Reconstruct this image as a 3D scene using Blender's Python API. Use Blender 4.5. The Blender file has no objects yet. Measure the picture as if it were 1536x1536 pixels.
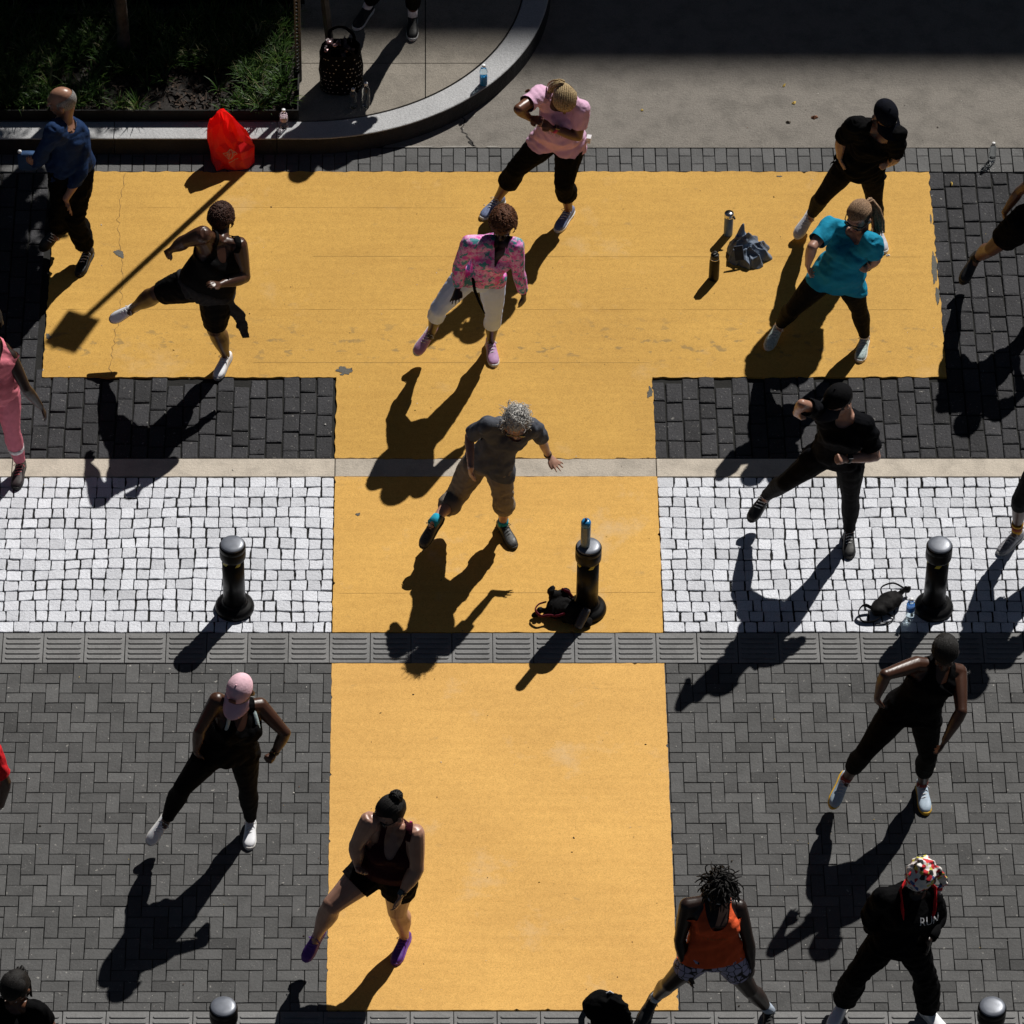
import bpy, bmesh, math, random
import numpy as np
from mathutils import Vector, Matrix
from mathutils.bvhtree import BVHTree

random.seed(7)
RNG = np.random.default_rng(11)
SC = bpy.context.scene
COL = SC.collection
R = math.radians
A3 = lambda *a: np.array(a, float)


def nrm(v):
    v = np.asarray(v, float)
    n = np.linalg.norm(v)
    return v / n if n > 1e-9 else v


# ------------------------------------------------------------------ materials
MATS = {}


def new_mat(name):
    m = bpy.data.materials.new(name)
    m.use_nodes = True
    nt = m.node_tree
    b = nt.nodes['Principled BSDF']
    return m, nt, b


def node(nt, t, **kw):
    n = nt.nodes.new(t)
    for k, v in kw.items():
        if k in n.inputs.keys():
            n.inputs[k].default_value = v
        else:
            setattr(n, k, v)
    return n


def link(nt, a, b):
    nt.links.new(a, b)


def ramp(nt, fac, stops, interp='LINEAR'):
    r = nt.nodes.new('ShaderNodeValToRGB')
    r.color_ramp.interpolation = interp
    el = r.color_ramp.elements
    while len(el) < len(stops):
        el.new(0.5)
    for e, (p, c) in zip(el, stops):
        e.position = p
        e.color = (c[0], c[1], c[2], 1) if not np.isscalar(c) else (c, c, c, 1)
    link(nt, fac, r.inputs[0])
    return r.outputs[0]


def mixc(nt, fac, a, b, mode='MIX'):
    m = nt.nodes.new('ShaderNodeMix')
    m.data_type = 'RGBA'
    m.blend_type = mode
    for sock, v in ((m.inputs[0], fac), (m.inputs[6], a), (m.inputs[7], b)):
        if hasattr(v, 'is_linked'):
            link(nt, v, sock)
        elif np.isscalar(v):
            sock.default_value = v
        else:
            sock.default_value = (v[0], v[1], v[2], 1)
    return m.outputs[2]


def objco(nt, scale=(1, 1, 1)):
    tc = nt.nodes.new('ShaderNodeTexCoord')
    mp = nt.nodes.new('ShaderNodeMapping')
    mp.inputs['Scale'].default_value = scale
    link(nt, tc.outputs['Object'], mp.inputs[0])
    return mp.outputs[0]


def noise(nt, co, scale, detail=3, rough=.55):
    n = node(nt, 'ShaderNodeTexNoise', Scale=scale, Detail=detail, Roughness=rough)
    link(nt, co, n.inputs['Vector'])
    return n.outputs['Fac']


def bump(nt, bsdf, h, strength=.3, dist=.01):
    b = node(nt, 'ShaderNodeBump', Strength=strength, Distance=dist)
    link(nt, h, b.inputs['Height'])
    link(nt, b.outputs[0], bsdf.inputs['Normal'])


def cloth(name, c, rough=.85, fine=420, var=.25, fold=18, sheen=0.0, spec=.25):
    if name in MATS:
        return MATS[name]
    m, nt, b = new_mat(name)
    co = objco(nt)
    n = noise(nt, co, fold, 4)
    lo = [x * (1 - var) for x in c]
    hi = [min(1, x * (1 + var)) for x in c]
    link(nt, ramp(nt, n, [(.3, lo), (.7, hi)]), b.inputs['Base Color'])
    b.inputs['Roughness'].default_value = rough
    b.inputs['Specular IOR Level'].default_value = spec
    if sheen:
        b.inputs['Sheen Weight'].default_value = sheen
    f = noise(nt, co, fine, 2)
    f2 = noise(nt, co, fold * 1.7, 3)
    ad = node(nt, 'ShaderNodeMath', operation='MULTIPLY_ADD')
    link(nt, f2, ad.inputs[0])
    ad.inputs[1].default_value = 4.
    link(nt, f, ad.inputs[2])
    bump(nt, b, ad.outputs[0], .35, .004)
    MATS[name] = m
    return m


def skin(name, c):
    if name in MATS:
        return MATS[name]
    m, nt, b = new_mat(name)
    co = objco(nt)
    n = noise(nt, co, 9, 4)
    link(nt, ramp(nt, n, [(.3, [c[0] * .82, c[1] * .78, c[2] * .76]), (.72, [c[0] * 1.12, c[1] * 1.1, c[2] * 1.08])]), b.inputs['Base Color'])
    b.inputs['Roughness'].default_value = .38
    b.inputs['Subsurface Weight'].default_value = .06
    b.inputs['Subsurface Radius'].default_value = (.012, .005, .003)
    b.inputs['Specular IOR Level'].default_value = .5
    bump(nt, b, noise(nt, co, 260, 2), .15, .002)
    MATS[name] = m
    return m


def plain(name, c, rough=.5, metal=0., spec=.5, nscale=40, var=.12, bmp=.1, coat=0.):
    if name in MATS:
        return MATS[name]
    m, nt, b = new_mat(name)
    co = objco(nt)
    n = noise(nt, co, nscale, 4)
    link(nt, ramp(nt, n, [(.3, [x * (1 - var) for x in c]), (.7, [min(1, x * (1 + var)) for x in c])]), b.inputs['Base Color'])
    b.inputs['Metallic'].default_value = metal
    b.inputs['Specular IOR Level'].default_value = spec
    link(nt, ramp(nt, noise(nt, co, nscale * .6, 3), [(.3, max(.03, rough * .8)), (.7, min(1, rough * 1.2))]), b.inputs['Roughness'])
    if coat:
        b.inputs['Coat Weight'].default_value = coat
    if bmp:
        bump(nt, b, noise(nt, co, nscale * 4, 3), bmp, .003)
    MATS[name] = m
    return m


def hairm(name, c, c2=None):
    if name in MATS:
        return MATS[name]
    m, nt, b = new_mat(name)
    co = objco(nt, (1, 1, .35))
    n = noise(nt, co, 160, 3, .7)
    c2 = c2 or [x * 1.8 for x in c]
    link(nt, ramp(nt, n, [(.35, c), (.65, c2)]), b.inputs['Base Color'])
    b.inputs['Roughness'].default_value = .6
    b.inputs['Specular IOR Level'].default_value = .3
    bump(nt, b, n, .8, .006)
    MATS[name] = m
    return m


def paving(name, c, grain=220, var=.35, rough=.85, bmp=.5, tint=None, stain=.25, speck=None, damp=None):
    """stone / concrete blocks; the face attribute 'tone' varies each block"""
    if name in MATS:
        return MATS[name]
    m, nt, b = new_mat(name)
    co = objco(nt)
    at = node(nt, 'ShaderNodeAttribute', attribute_name='tone')
    tone = ramp(nt, at.outputs['Fac'], [(0, [x * (1 - var) for x in c]), (1, [min(1, x * (1 + var)) for x in c])])
    if tint:
        tone = mixc(nt, ramp(nt, noise(nt, co, .9, 3), [(.35, 0.), (.7, .8)]), tone, tint)
    g = noise(nt, co, grain, 2, .7)
    col = mixc(nt, 1., tone, ramp(nt, g, [(.28, .62), (.5, 1.), (.74, 1.3)]), 'MULTIPLY')
    st = noise(nt, co, 5, 5, .65)
    col = mixc(nt, stain, col, ramp(nt, st, [(.35, .35), (.55, 1.)]), 'MULTIPLY')
    if speck:
        s = noise(nt, co, speck[0], 1, .5)
        col = mixc(nt, ramp(nt, s, [(speck[1], 0.), (speck[1] + .04, 1.)]), col, speck[2])
    if damp:
        col = mixc(nt, ramp(nt, noise(nt, co, 26, 4, .7), [(.64, 0.), (.70, damp)]), col, (.75, .72, .66))
    link(nt, col, b.inputs['Base Color'])
    b.inputs['Roughness'].default_value = rough
    b.inputs['Specular IOR Level'].default_value = .3
    ad = node(nt, 'ShaderNodeMath', operation='MULTIPLY_ADD')
    link(nt, noise(nt, co, 45, 4), ad.inputs[0])
    ad.inputs[1].default_value = 2.5
    link(nt, g, ad.inputs[2])
    bump(nt, b, ad.outputs[0], bmp, .004)
    MATS[name] = m
    return m


# ------------------------------------------------------------------ objects
def props(o, label=None, cat=None, group=None, kind=None):
    if label:
        o['label'] = label
    if cat:
        o['category'] = cat
    if group:
        o['group'] = group
    if kind:
        o['kind'] = kind
    return o


def mesh_obj(name, V, F, mats, parent=None, smooth=True, mi=None, tone=None, loc=None):
    me = bpy.data.meshes.new(name)
    V = np.asarray(V, float)
    if loc is not None:
        V = V - np.asarray(loc)
    me.from_pydata(V.tolist(), [], [list(map(int, f)) for f in F])
    if not isinstance(mats, (list, tuple)):
        mats = [mats]
    for m in mats:
        me.materials.append(m)
    if mi is not None:
        me.polygons.foreach_set('material_index', np.asarray(mi, np.int32))
    if smooth:
        me.polygons.foreach_set('use_smooth', np.ones(len(me.polygons), bool))
    if tone is not None:
        a = me.attributes.new('tone', 'FLOAT', 'FACE')
        a.data.foreach_set('value', np.asarray(tone, np.float32))
    me.update()
    o = bpy.data.objects.new(name, me)
    COL.objects.link(o)
    if parent is not None:
        o.parent = parent
        if loc is None:
            o.matrix_parent_inverse = Matrix.Translation(-parent_world(parent))
    if loc is not None:
        o.location = loc if parent is None else (Vector(loc) - parent_world(parent))
    return o


def parent_world(p):
    v = Vector((0, 0, 0))
    M = Matrix.Identity(4)
    chain = []
    while p is not None:
        chain.append(p)
        p = p.parent
    for q in reversed(chain):
        M = M @ q.matrix_parent_inverse @ q.matrix_basis
    return M.translation.copy()


def empty(name, loc):
    o = bpy.data.objects.new(name, None)
    COL.objects.link(o)
    o.empty_display_size = .1
    o.location = loc
    return o


# ------------------------------------------------------------------ shape soup
class Soup:
    def __init__(s):
        s.V = []
        s.F = []
        s.M = []
        s.n = 0
        s.mi = 0

    def add(s, V, F):
        s.V.append(np.asarray(V, float))
        s.F += [[i + s.n for i in f] for f in F]
        s.M += [s.mi] * len(F)
        s.n += len(V)

    def verts(s):
        return np.concatenate(s.V) if s.V else np.zeros((0, 3))

    def loft(s, rings, seg=16, cap=True, power=2.0):
        """rings: (centre, ux, uy) with semi axis vectors"""
        th = np.linspace(0, 2 * np.pi, seg, endpoint=False)
        cs, sn = np.cos(th), np.sin(th)
        if power != 2.0:
            e = 2.0 / power
            cs = np.sign(cs) * np.abs(cs) ** e
            sn = np.sign(sn) * np.abs(sn) ** e
        V = []
        for c, ux, uy in rings:
            V.append(np.asarray(c)[None] + cs[:, None] * np.asarray(ux)[None] + sn[:, None] * np.asarray(uy)[None])
        V = np.concatenate(V)
        F = []
        n = len(rings)
        # orientation check
        c0, ux, uy = rings[0]
        ax = np.asarray(rings[-1][0]) - np.asarray(c0)
        flip = np.dot(np.cross(ux, uy), ax) < 0
        for i in range(n - 1):
            for j in range(seg):
                a, b = i * seg + j, i * seg + (j + 1) % seg
                c, d = a + seg, b + seg
                F.append([a, c, d, b] if flip else [a, b, d, c])
        if cap:
            f0 = list(range(seg))
            f1 = [(n - 1) * seg + j for j in range(seg)]
            F.append(f0 if flip else f0[::-1])
            F.append(f1[::-1] if flip else f1)
        s.add(V, F)

    def tube(s, pts, rad, seg=12, flat=None, ends=True):
        """pts list, rad list (float or (ra,rb)); flat: hint vector for ra axis"""
        pts = [np.asarray(p, float) for p in pts]
        rings = []
        n = len(pts)
        pu = None
        for i in range(n):
            t = nrm(pts[min(i + 1, n - 1)] - pts[max(i - 1, 0)])
            h = flat if flat is not None else (pu if pu is not None else (A3(0, 0, 1) if abs(t[2]) < .9 else A3(1, 0, 0)))
            u = nrm(np.asarray(h) - np.dot(h, t) * t)
            pu = u
            v = np.cross(t, u)
            r = rad[i]
            ra, rb = (r, r) if np.isscalar(r) else r
            if ends and i == 0:
                for k in (.35, .75):
                    q = math.sqrt(1 - (1 - k) ** 2)
                    rings.append((pts[i] - t * min(ra, rb) * (1 - k), u * ra * q, v * rb * q))
            rings.append((pts[i], u * ra, v * rb))
            if ends and i == n - 1:
                for k in (.75, .35):
                    q = math.sqrt(1 - (1 - k) ** 2)
                    rings.append((pts[i] + t * min(ra, rb) * (1 - k), u * ra * q, v * rb * q))
        s.loft(rings, seg)

    def stube(s, pts, rad, seg=8, n=5, flat=None):
        """tube through a smooth curve"""
        P = [np.asarray(p, float) for p in pts]
        P = [2 * P[0] - P[1]] + P + [2 * P[-1] - P[-2]]
        out = []
        for i in range(1, len(P) - 2):
            for k in range(n):
                t = k / n
                out.append(.5 * (2 * P[i] + (P[i + 1] - P[i - 1]) * t + (2 * P[i - 1] - 5 * P[i] + 4 * P[i + 1] - P[i + 2]) * t * t + (3 * P[i] - P[i - 1] - 3 * P[i + 1] + P[i + 2]) * t ** 3))
        out.append(P[-2])
        s.tube(out, [rad] * len(out), seg, flat)

    def ball(s, c, a, b, d, seg=14, nr=9):
        c, a, b, d = map(lambda x: np.asarray(x, float), (c, a, b, d))
        rings = []
        for k in range(nr):
            ph = -np.pi / 2 + np.pi * (k + .5) / nr
            rings.append((c + d * np.sin(ph) * 1.0, a * np.cos(ph), b * np.cos(ph)))
        s.loft(rings, seg)

    def sph(s, c, r, seg=12, nr=8):
        s.ball(c, A3(r, 0, 0), A3(0, r, 0), A3(0, 0, r), seg, nr)

    def box(s, c, x, y, z):
        c, x, y, z = map(lambda q: np.asarray(q, float), (c, x, y, z))
        V = [c + a * x + b * y + d * z for d in (-1, 1) for b in (-1, 1) for a in (-1, 1)]
        F = [[0, 2, 3, 1], [4, 5, 7, 6], [0, 1, 5, 4], [1, 3, 7, 5], [3, 2, 6, 7], [2, 0, 4, 6]]
        if np.dot(np.cross(x, y), z) < 0:
            F = [f[::-1] for f in F]
        s.add(V, F)

    def obj(s, name, mats, parent=None, smooth=True, loc=None):
        return mesh_obj(name, s.verts(), s.F, mats, parent, smooth, mi=s.M, loc=loc)


def lathe(s, c, prof, seg=24, axis=None):
    c = np.asarray(c, float)
    ax = nrm(axis) if axis is not None else A3(0, 0, 1)
    u = nrm(np.cross(ax, A3(0, 1, 0) if abs(ax[1]) < .9 else A3(1, 0, 0)))
    v = np.cross(ax, u)
    s.loft([(c + ax * z, u * r, v * r) for r, z in prof], seg)


def voxel(s, vs=.008, smooth=2):
    me = bpy.data.meshes.new('t')
    me.from_pydata(s.verts().tolist(), [], s.F)
    o = bpy.data.objects.new('t', me)
    COL.objects.link(o)
    m = o.modifiers.new('r', 'REMESH')
    m.mode = 'VOXEL'
    m.voxel_size = vs
    if smooth:
        k = o.modifiers.new('s', 'SMOOTH')
        k.factor = .5
        k.iterations = smooth
    dg = bpy.context.evaluated_depsgraph_get()
    e = o.evaluated_get(dg)
    em = e.to_mesh()
    V = np.zeros(len(em.vertices) * 3)
    em.vertices.foreach_get('co', V)
    V = V.reshape(-1, 3)
    F = [list(p.vertices) for p in em.polygons]
    e.to_mesh_clear()
    bpy.data.objects.remove(o)
    bpy.data.meshes.remove(me)
    return V, F


def cut(V, F, fields):
    """remove where field > 0, snapping the new border onto field = 0"""
    for fn in fields:
        if len(F) == 0:
            break
        sv = fn(V)
        keep = [f for f in F if any(sv[i] <= 0 for i in f)]
        V = V.copy()
        best = {}
        for f in keep:
            n = len(f)
            for k in range(n):
                a, b = f[k], f[(k + 1) % n]
                for p, q in ((a, b), (b, a)):
                    if sv[p] > 0 >= sv[q]:
                        t = sv[q] / (sv[q] - sv[p] + 1e-12)
                        if p not in best or t > best[p][0]:
                            best[p] = (t, q)
        V0 = V.copy()
        for p, (t, q) in best.items():
            V[p] = V0[q] + (V0[p] - V0[q]) * min(max(t, .02), 1)
        # faces that only touch by a corner outside: drop verts never snapped
        F = [f for f in keep if all((sv[i] <= 0) or (i in best) for i in f)]
        used = np.zeros(len(V), bool)
        for f in F:
            used[f] = True
        idx = np.cumsum(used) - 1
        V = V[used]
        F = [[int(idx[i]) for i in f] for f in F]
    return V, F


def vnormals(V, F):
    N = np.zeros_like(V)
    for f in F:
        if len(f) < 3:
            continue
        n = np.cross(V[f[1]] - V[f[0]], V[f[2]] - V[f[0]])
        for i in f:
            N[i] += n
    l = np.linalg.norm(N, axis=1, keepdims=True)
    return N / np.maximum(l, 1e-9)


def wrinkle(V, F, amp, freq=22, seed=0):
    if amp <= 0 or len(V) == 0:
        return V
    N = vnormals(V, F)
    rg = np.random.default_rng(seed)
    h = np.zeros(len(V))
    P = V * freq
    W = P + 1.3 * np.sin(P[:, [1, 2, 0]] * .6 + rg.uniform(0, 6, 3)) + .7 * np.sin(P[:, [2, 0, 1]] * 1.1 + rg.uniform(0, 6, 3))
    for k in range(4):
        d = nrm(rg.normal(size=3)) * (1 + .6 * k)
        h += np.abs(np.sin(W @ d + rg.uniform(0, 6))) ** 1.5 / (1 + .5 * k)
    h = np.clip((h - h.mean()) / (h.std() + 1e-9), -.9, 2.2)
    return V + N * (h * amp)[:, None]


# joint positions of every person, metres
POSES = {
    'old_man': {'head': (-2.844, 2.880, 1.653), 'neck': (-2.826, 2.855, 1.473), 'shL': (-2.905, 2.675, 1.529), 'shR': (-2.705, 2.881, 1.313), 'elL': (-3.004, 2.705, 1.260), 'elR': (-2.716, 2.725, 1.043), 'wrL': (-3.080, 2.794, 1.056), 'wrR': (-2.842, 2.651, 0.820), 'tipL': (-3.131, 2.706, 1.198), 'tipR': (-2.811, 2.668, 0.649), 'hipL': (-2.861, 2.804, 1.032), 'hipR': (-2.735, 2.913, 0.917), 'knL': (-2.892, 2.786, 0.617), 'knR': (-2.794, 2.785, 0.509), 'anL': (-2.939, 2.910, 0.220), 'anR': (-2.711, 2.830, 0.091), 'toeL': (-3.021, 2.861, 0.140), 'toeR': (-2.805, 2.549, 0.040)},
    'tank_waist_shirt': {'head': (-1.571, 1.713, 1.470), 'neck': (-1.562, 1.543, 1.430), 'shL': (-1.700, 1.422, 1.584), 'shR': (-1.438, 1.527, 1.376), 'elL': (-1.837, 1.519, 1.431), 'elR': (-1.397, 1.449, 1.118), 'wrL': (-1.959, 1.567, 1.289), 'wrR': (-1.571, 1.260, 1.215), 'tipL': (-2.036, 1.616, 1.153), 'tipR': (-1.676, 1.173, 1.318), 'hipL': (-1.790, 1.503, 0.997), 'hipR': (-1.611, 1.491, 0.883), 'knL': (-2.085, 1.630, 0.764), 'knR': (-1.638, 1.531, 0.478), 'anL': (-2.290, 1.785, 0.460), 'anR': (-1.569, 1.636, 0.090), 'toeL': (-2.449, 1.722, 0.400), 'toeR': (-1.652, 1.409, 0.040)},
    'pink_tee': {'head': (1.112, 3.182, 1.410), 'neck': (1.095, 3.322, 1.308), 'shL': (0.924, 3.256, 1.395), 'shR': (1.243, 3.195, 1.301), 'elL': (0.741, 3.024, 1.442), 'elR': (1.218, 3.161, 1.031), 'wrL': (0.834, 3.127, 1.252), 'wrR': (1.011, 3.090, 1.176), 'tipL': (0.918, 3.029, 1.323), 'tipR': (0.914, 3.053, 1.301), 'hipL': (0.979, 3.385, 0.805), 'hipR': (1.186, 3.329, 0.844), 'knL': (0.739, 3.392, 0.469), 'knR': (1.121, 3.222, 0.471), 'anL': (0.595, 3.455, 0.090), 'anR': (1.165, 3.326, 0.090), 'toeL': (0.467, 3.302, 0.041), 'toeR': (1.057, 3.122, 0.040)},
    'floral': {'head': (0.602, 1.547, 1.582), 'neck': (0.586, 1.548, 1.409), 'shL': (0.342, 1.480, 1.441), 'shR': (0.701, 1.420, 1.473), 'elL': (0.267, 1.496, 1.191), 'elR': (0.723, 1.434, 1.188), 'wrL': (0.258, 1.479, 0.970), 'wrR': (0.767, 1.441, 0.943), 'tipL': (0.222, 1.336, 0.930), 'tipR': (0.769, 1.429, 0.791), 'hipL': (0.318, 1.596, 0.996), 'hipR': (0.537, 1.626, 0.905), 'knL': (0.109, 1.555, 0.670), 'knR': (0.541, 1.676, 0.490), 'anL': (0.055, 1.688, 0.299), 'anR': (0.523, 1.797, 0.091), 'toeL': (-0.047, 1.545, 0.220), 'toeR': (0.554, 1.557, 0.040)},
    'black_cap': {'head': (3.607, 2.800, 1.582), 'neck': (3.580, 2.854, 1.415), 'shL': (3.374, 2.756, 1.515), 'shR': (3.705, 2.704, 1.478), 'elL': (3.274, 2.811, 1.298), 'elR': (3.714, 2.721, 1.200), 'wrL': (3.283, 2.854, 1.091), 'wrR': (3.664, 2.823, 1.035), 'tipL': (3.306, 2.854, 0.995), 'tipR': (3.587, 2.662, 1.116), 'hipL': (3.344, 2.918, 0.936), 'hipR': (3.561, 2.928, 0.903), 'knL': (3.177, 2.954, 0.562), 'knR': (3.602, 2.981, 0.488), 'anL': (3.123, 3.146, 0.200), 'anR': (3.655, 3.103, 0.090), 'toeL': (3.029, 3.007, 0.130), 'toeR': (3.701, 2.904, 0.041)},
    'teal_tee': {'head': (3.350, 1.690, 1.531), 'neck': (3.365, 1.706, 1.356), 'shL': (3.128, 1.728, 1.403), 'shR': (3.458, 1.504, 1.427), 'elL': (2.983, 1.502, 1.380), 'elR': (3.486, 1.538, 1.215), 'wrL': (2.963, 1.534, 1.163), 'wrR': (3.424, 1.584, 1.078), 'tipL': (2.984, 1.560, 1.051), 'tipR': (3.333, 1.417, 1.174), 'hipL': (3.082, 1.689, 0.866), 'hipR': (3.318, 1.671, 0.871), 'knL': (2.896, 1.734, 0.506), 'knR': (3.409, 1.759, 0.482), 'anL': (2.815, 1.917, 0.150), 'anR': (3.482, 1.846, 0.090), 'toeL': (2.727, 1.753, 0.090), 'toeR': (3.437, 1.658, 0.041)},
    'edge_shorts': {'head': (5.038, 2.253, 1.552), 'neck': (5.011, 2.299, 1.380), 'shL': (4.787, 2.289, 1.379), 'shR': (5.183, 2.211, 1.380), 'elL': (4.665, 2.398, 1.137), 'elR': (5.250, 2.190, 1.095), 'wrL': (4.568, 2.409, 0.902), 'wrR': (5.127, 2.294, 0.896), 'tipL': (4.583, 2.451, 0.739), 'tipR': (5.070, 2.382, 0.763), 'hipL': (4.679, 2.212, 0.972), 'hipR': (4.909, 2.221, 0.913), 'knL': (4.478, 2.286, 0.626), 'knR': (4.969, 2.261, 0.494), 'anL': (4.397, 2.522, 0.300), 'anR': (5.035, 2.378, 0.090), 'toeL': (4.305, 2.363, 0.220), 'toeR': (5.035, 2.232, 0.041)},
    'gray_hair': {'head': (0.686, -0.394, 1.375), 'neck': (0.658, -0.283, 1.238), 'shL': (0.468, -0.374, 1.323), 'shR': (0.819, -0.373, 1.297), 'elL': (0.334, -0.288, 1.119), 'elR': (0.885, -0.268, 1.042), 'wrL': (0.346, -0.520, 1.010), 'wrR': (0.934, -0.190, 0.813), 'tipL': (0.343, -0.505, 0.862), 'tipR': (1.063, -0.291, 0.726), 'hipL': (0.372, -0.179, 0.713), 'hipR': (0.574, -0.292, 0.841), 'knL': (0.232, -0.143, 0.306), 'knR': (0.596, -0.295, 0.462), 'anL': (0.071, -0.464, 0.381), 'anR': (0.601, -0.207, 0.089), 'toeL': (-0.023, -0.583, 0.300), 'toeR': (0.675, -0.372, 0.041)},
    'black_cap_watch': {'head': (3.073, -0.420, 1.628), 'neck': (3.126, -0.386, 1.455), 'shL': (2.950, -0.440, 1.535), 'shR': (3.289, -0.409, 1.372), 'elL': (2.787, -0.588, 1.755), 'elR': (3.377, -0.472, 1.088), 'wrL': (2.759, -0.492, 1.561), 'wrR': (3.140, -0.591, 1.176), 'tipL': (2.827, -0.638, 1.661), 'tipR': (3.027, -0.666, 1.285), 'hipL': (3.015, -0.300, 0.967), 'hipR': (3.212, -0.365, 0.939), 'knL': (2.726, -0.324, 0.653), 'knR': (3.228, -0.335, 0.513), 'anL': (2.608, -0.114, 0.300), 'anR': (3.245, -0.285, 0.090), 'toeL': (2.510, -0.237, 0.220), 'toeR': (3.239, -0.451, 0.041)},
    'edge_socks': {'head': (4.880, -0.547, 1.511), 'neck': (4.827, -0.514, 1.346), 'shL': (4.643, -0.479, 1.344), 'shR': (4.997, -0.491, 1.290), 'elL': (4.637, -0.402, 1.067), 'elR': (5.074, -0.410, 1.025), 'wrL': (4.695, -0.363, 0.826), 'wrR': (5.005, -0.346, 0.792), 'tipL': (4.759, -0.295, 0.689), 'tipR': (4.977, -0.260, 0.653), 'hipL': (4.639, -0.392, 0.906), 'hipR': (4.830, -0.382, 0.879), 'knL': (4.511, -0.378, 0.520), 'knR': (4.912, -0.371, 0.478), 'anL': (4.524, -0.306, 0.120), 'anR': (4.978, -0.260, 0.090), 'toeL': (4.386, -0.455, 0.069), 'toeR': (4.958, -0.412, 0.041)},
    'pink_set': {'head': (-3.268, 0.402, 1.633), 'neck': (-3.267, 0.379, 1.458), 'shL': (-3.410, 0.253, 1.496), 'shR': (-3.137, 0.364, 1.316), 'elL': (-3.480, 0.313, 1.224), 'elR': (-3.022, 0.262, 1.074), 'wrL': (-3.487, 0.359, 0.978), 'wrR': (-2.928, 0.304, 0.845), 'tipL': (-3.479, 0.404, 0.818), 'tipR': (-2.865, 0.313, 0.691), 'hipL': (-3.314, 0.254, 1.039), 'hipR': (-3.179, 0.369, 0.924), 'knL': (-3.450, 0.278, 0.668), 'knR': (-3.172, 0.396, 0.505), 'anL': (-3.570, 0.367, 0.300), 'anR': (-3.129, 0.442, 0.090), 'toeL': (-3.635, 0.374, 0.100), 'toeR': (-3.154, 0.258, 0.041)},
    'pink_cap': {'head': (-1.298, -3.328, 1.632), 'neck': (-1.312, -3.299, 1.455), 'shL': (-1.469, -3.355, 1.559), 'shR': (-1.172, -3.241, 1.377), 'elL': (-1.593, -3.439, 1.335), 'elR': (-0.994, -3.322, 1.176), 'wrL': (-1.628, -3.413, 1.097), 'wrR': (-1.076, -3.342, 0.975), 'tipL': (-1.615, -3.382, 0.964), 'tipR': (-1.160, -3.478, 1.038), 'hipL': (-1.522, -3.329, 1.002), 'hipR': (-1.283, -3.270, 0.936), 'knL': (-1.735, -3.403, 0.678), 'knR': (-1.275, -3.257, 0.511), 'anL': (-1.865, -3.378, 0.300), 'anR': (-1.267, -3.198, 0.090), 'toeL': (-1.953, -3.498, 0.230), 'toeR': (-1.274, -3.373, 0.041)},
    'red_shirt': {'head': (-3.215, -3.744, 1.607), 'neck': (-3.220, -3.684, 1.437), 'shL': (-3.343, -3.615, 1.314), 'shR': (-3.047, -3.755, 1.466), 'elL': (-3.408, -3.529, 1.041), 'elR': (-2.956, -3.794, 1.186), 'wrL': (-3.404, -3.502, 0.787), 'wrR': (-3.003, -3.789, 0.933), 'tipL': (-3.404, -3.453, 0.624), 'tipR': (-3.053, -3.739, 0.776), 'hipL': (-3.316, -3.681, 0.992), 'hipR': (-3.196, -3.606, 0.906), 'knL': (-3.470, -3.680, 0.595), 'knR': (-3.227, -3.626, 0.499), 'anL': (-3.610, -3.600, 0.200), 'anR': (-3.243, -3.621, 0.090), 'toeL': (-3.661, -3.642, 0.047), 'toeR': (-3.238, -3.751, 0.041)},
    'bun': {'head': (-0.235, -4.354, 1.512), 'neck': (-0.209, -4.332, 1.341), 'shL': (-0.380, -4.412, 1.475), 'shR': (-0.073, -4.427, 1.368), 'elL': (-0.476, -4.436, 1.254), 'elR': (-0.055, -4.513, 1.092), 'wrL': (-0.469, -4.449, 1.045), 'wrR': (-0.164, -4.598, 0.911), 'tipL': (-0.435, -4.607, 1.091), 'tipR': (-0.205, -4.668, 0.769), 'hipL': (-0.385, -4.314, 0.857), 'hipR': (-0.165, -4.386, 0.858), 'knL': (-0.650, -4.503, 0.684), 'knR': (-0.194, -4.371, 0.470), 'anL': (-0.761, -4.481, 0.329), 'anR': (-0.144, -4.295, 0.089), 'toeL': (-0.853, -4.606, 0.220), 'toeR': (-0.213, -4.482, 0.041)},
    'dark_bend': {'head': (3.698, -2.950, 1.622), 'neck': (3.686, -2.895, 1.445), 'shL': (3.504, -2.937, 1.477), 'shR': (3.823, -2.858, 1.309), 'elL': (3.267, -3.104, 1.551), 'elR': (3.832, -3.129, 1.191), 'wrL': (3.229, -3.079, 1.288), 'wrR': (3.728, -3.190, 0.952), 'tipL': (3.240, -3.042, 1.136), 'tipR': (3.683, -3.192, 0.786), 'hipL': (3.383, -2.957, 1.014), 'hipR': (3.614, -2.917, 0.955), 'knL': (3.182, -3.054, 0.672), 'knR': (3.651, -2.943, 0.519), 'anL': (3.067, -2.972, 0.280), 'anR': (3.642, -2.857, 0.090), 'toeL': (2.985, -3.162, 0.210), 'toeR': (3.660, -3.066, 0.041)},
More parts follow.
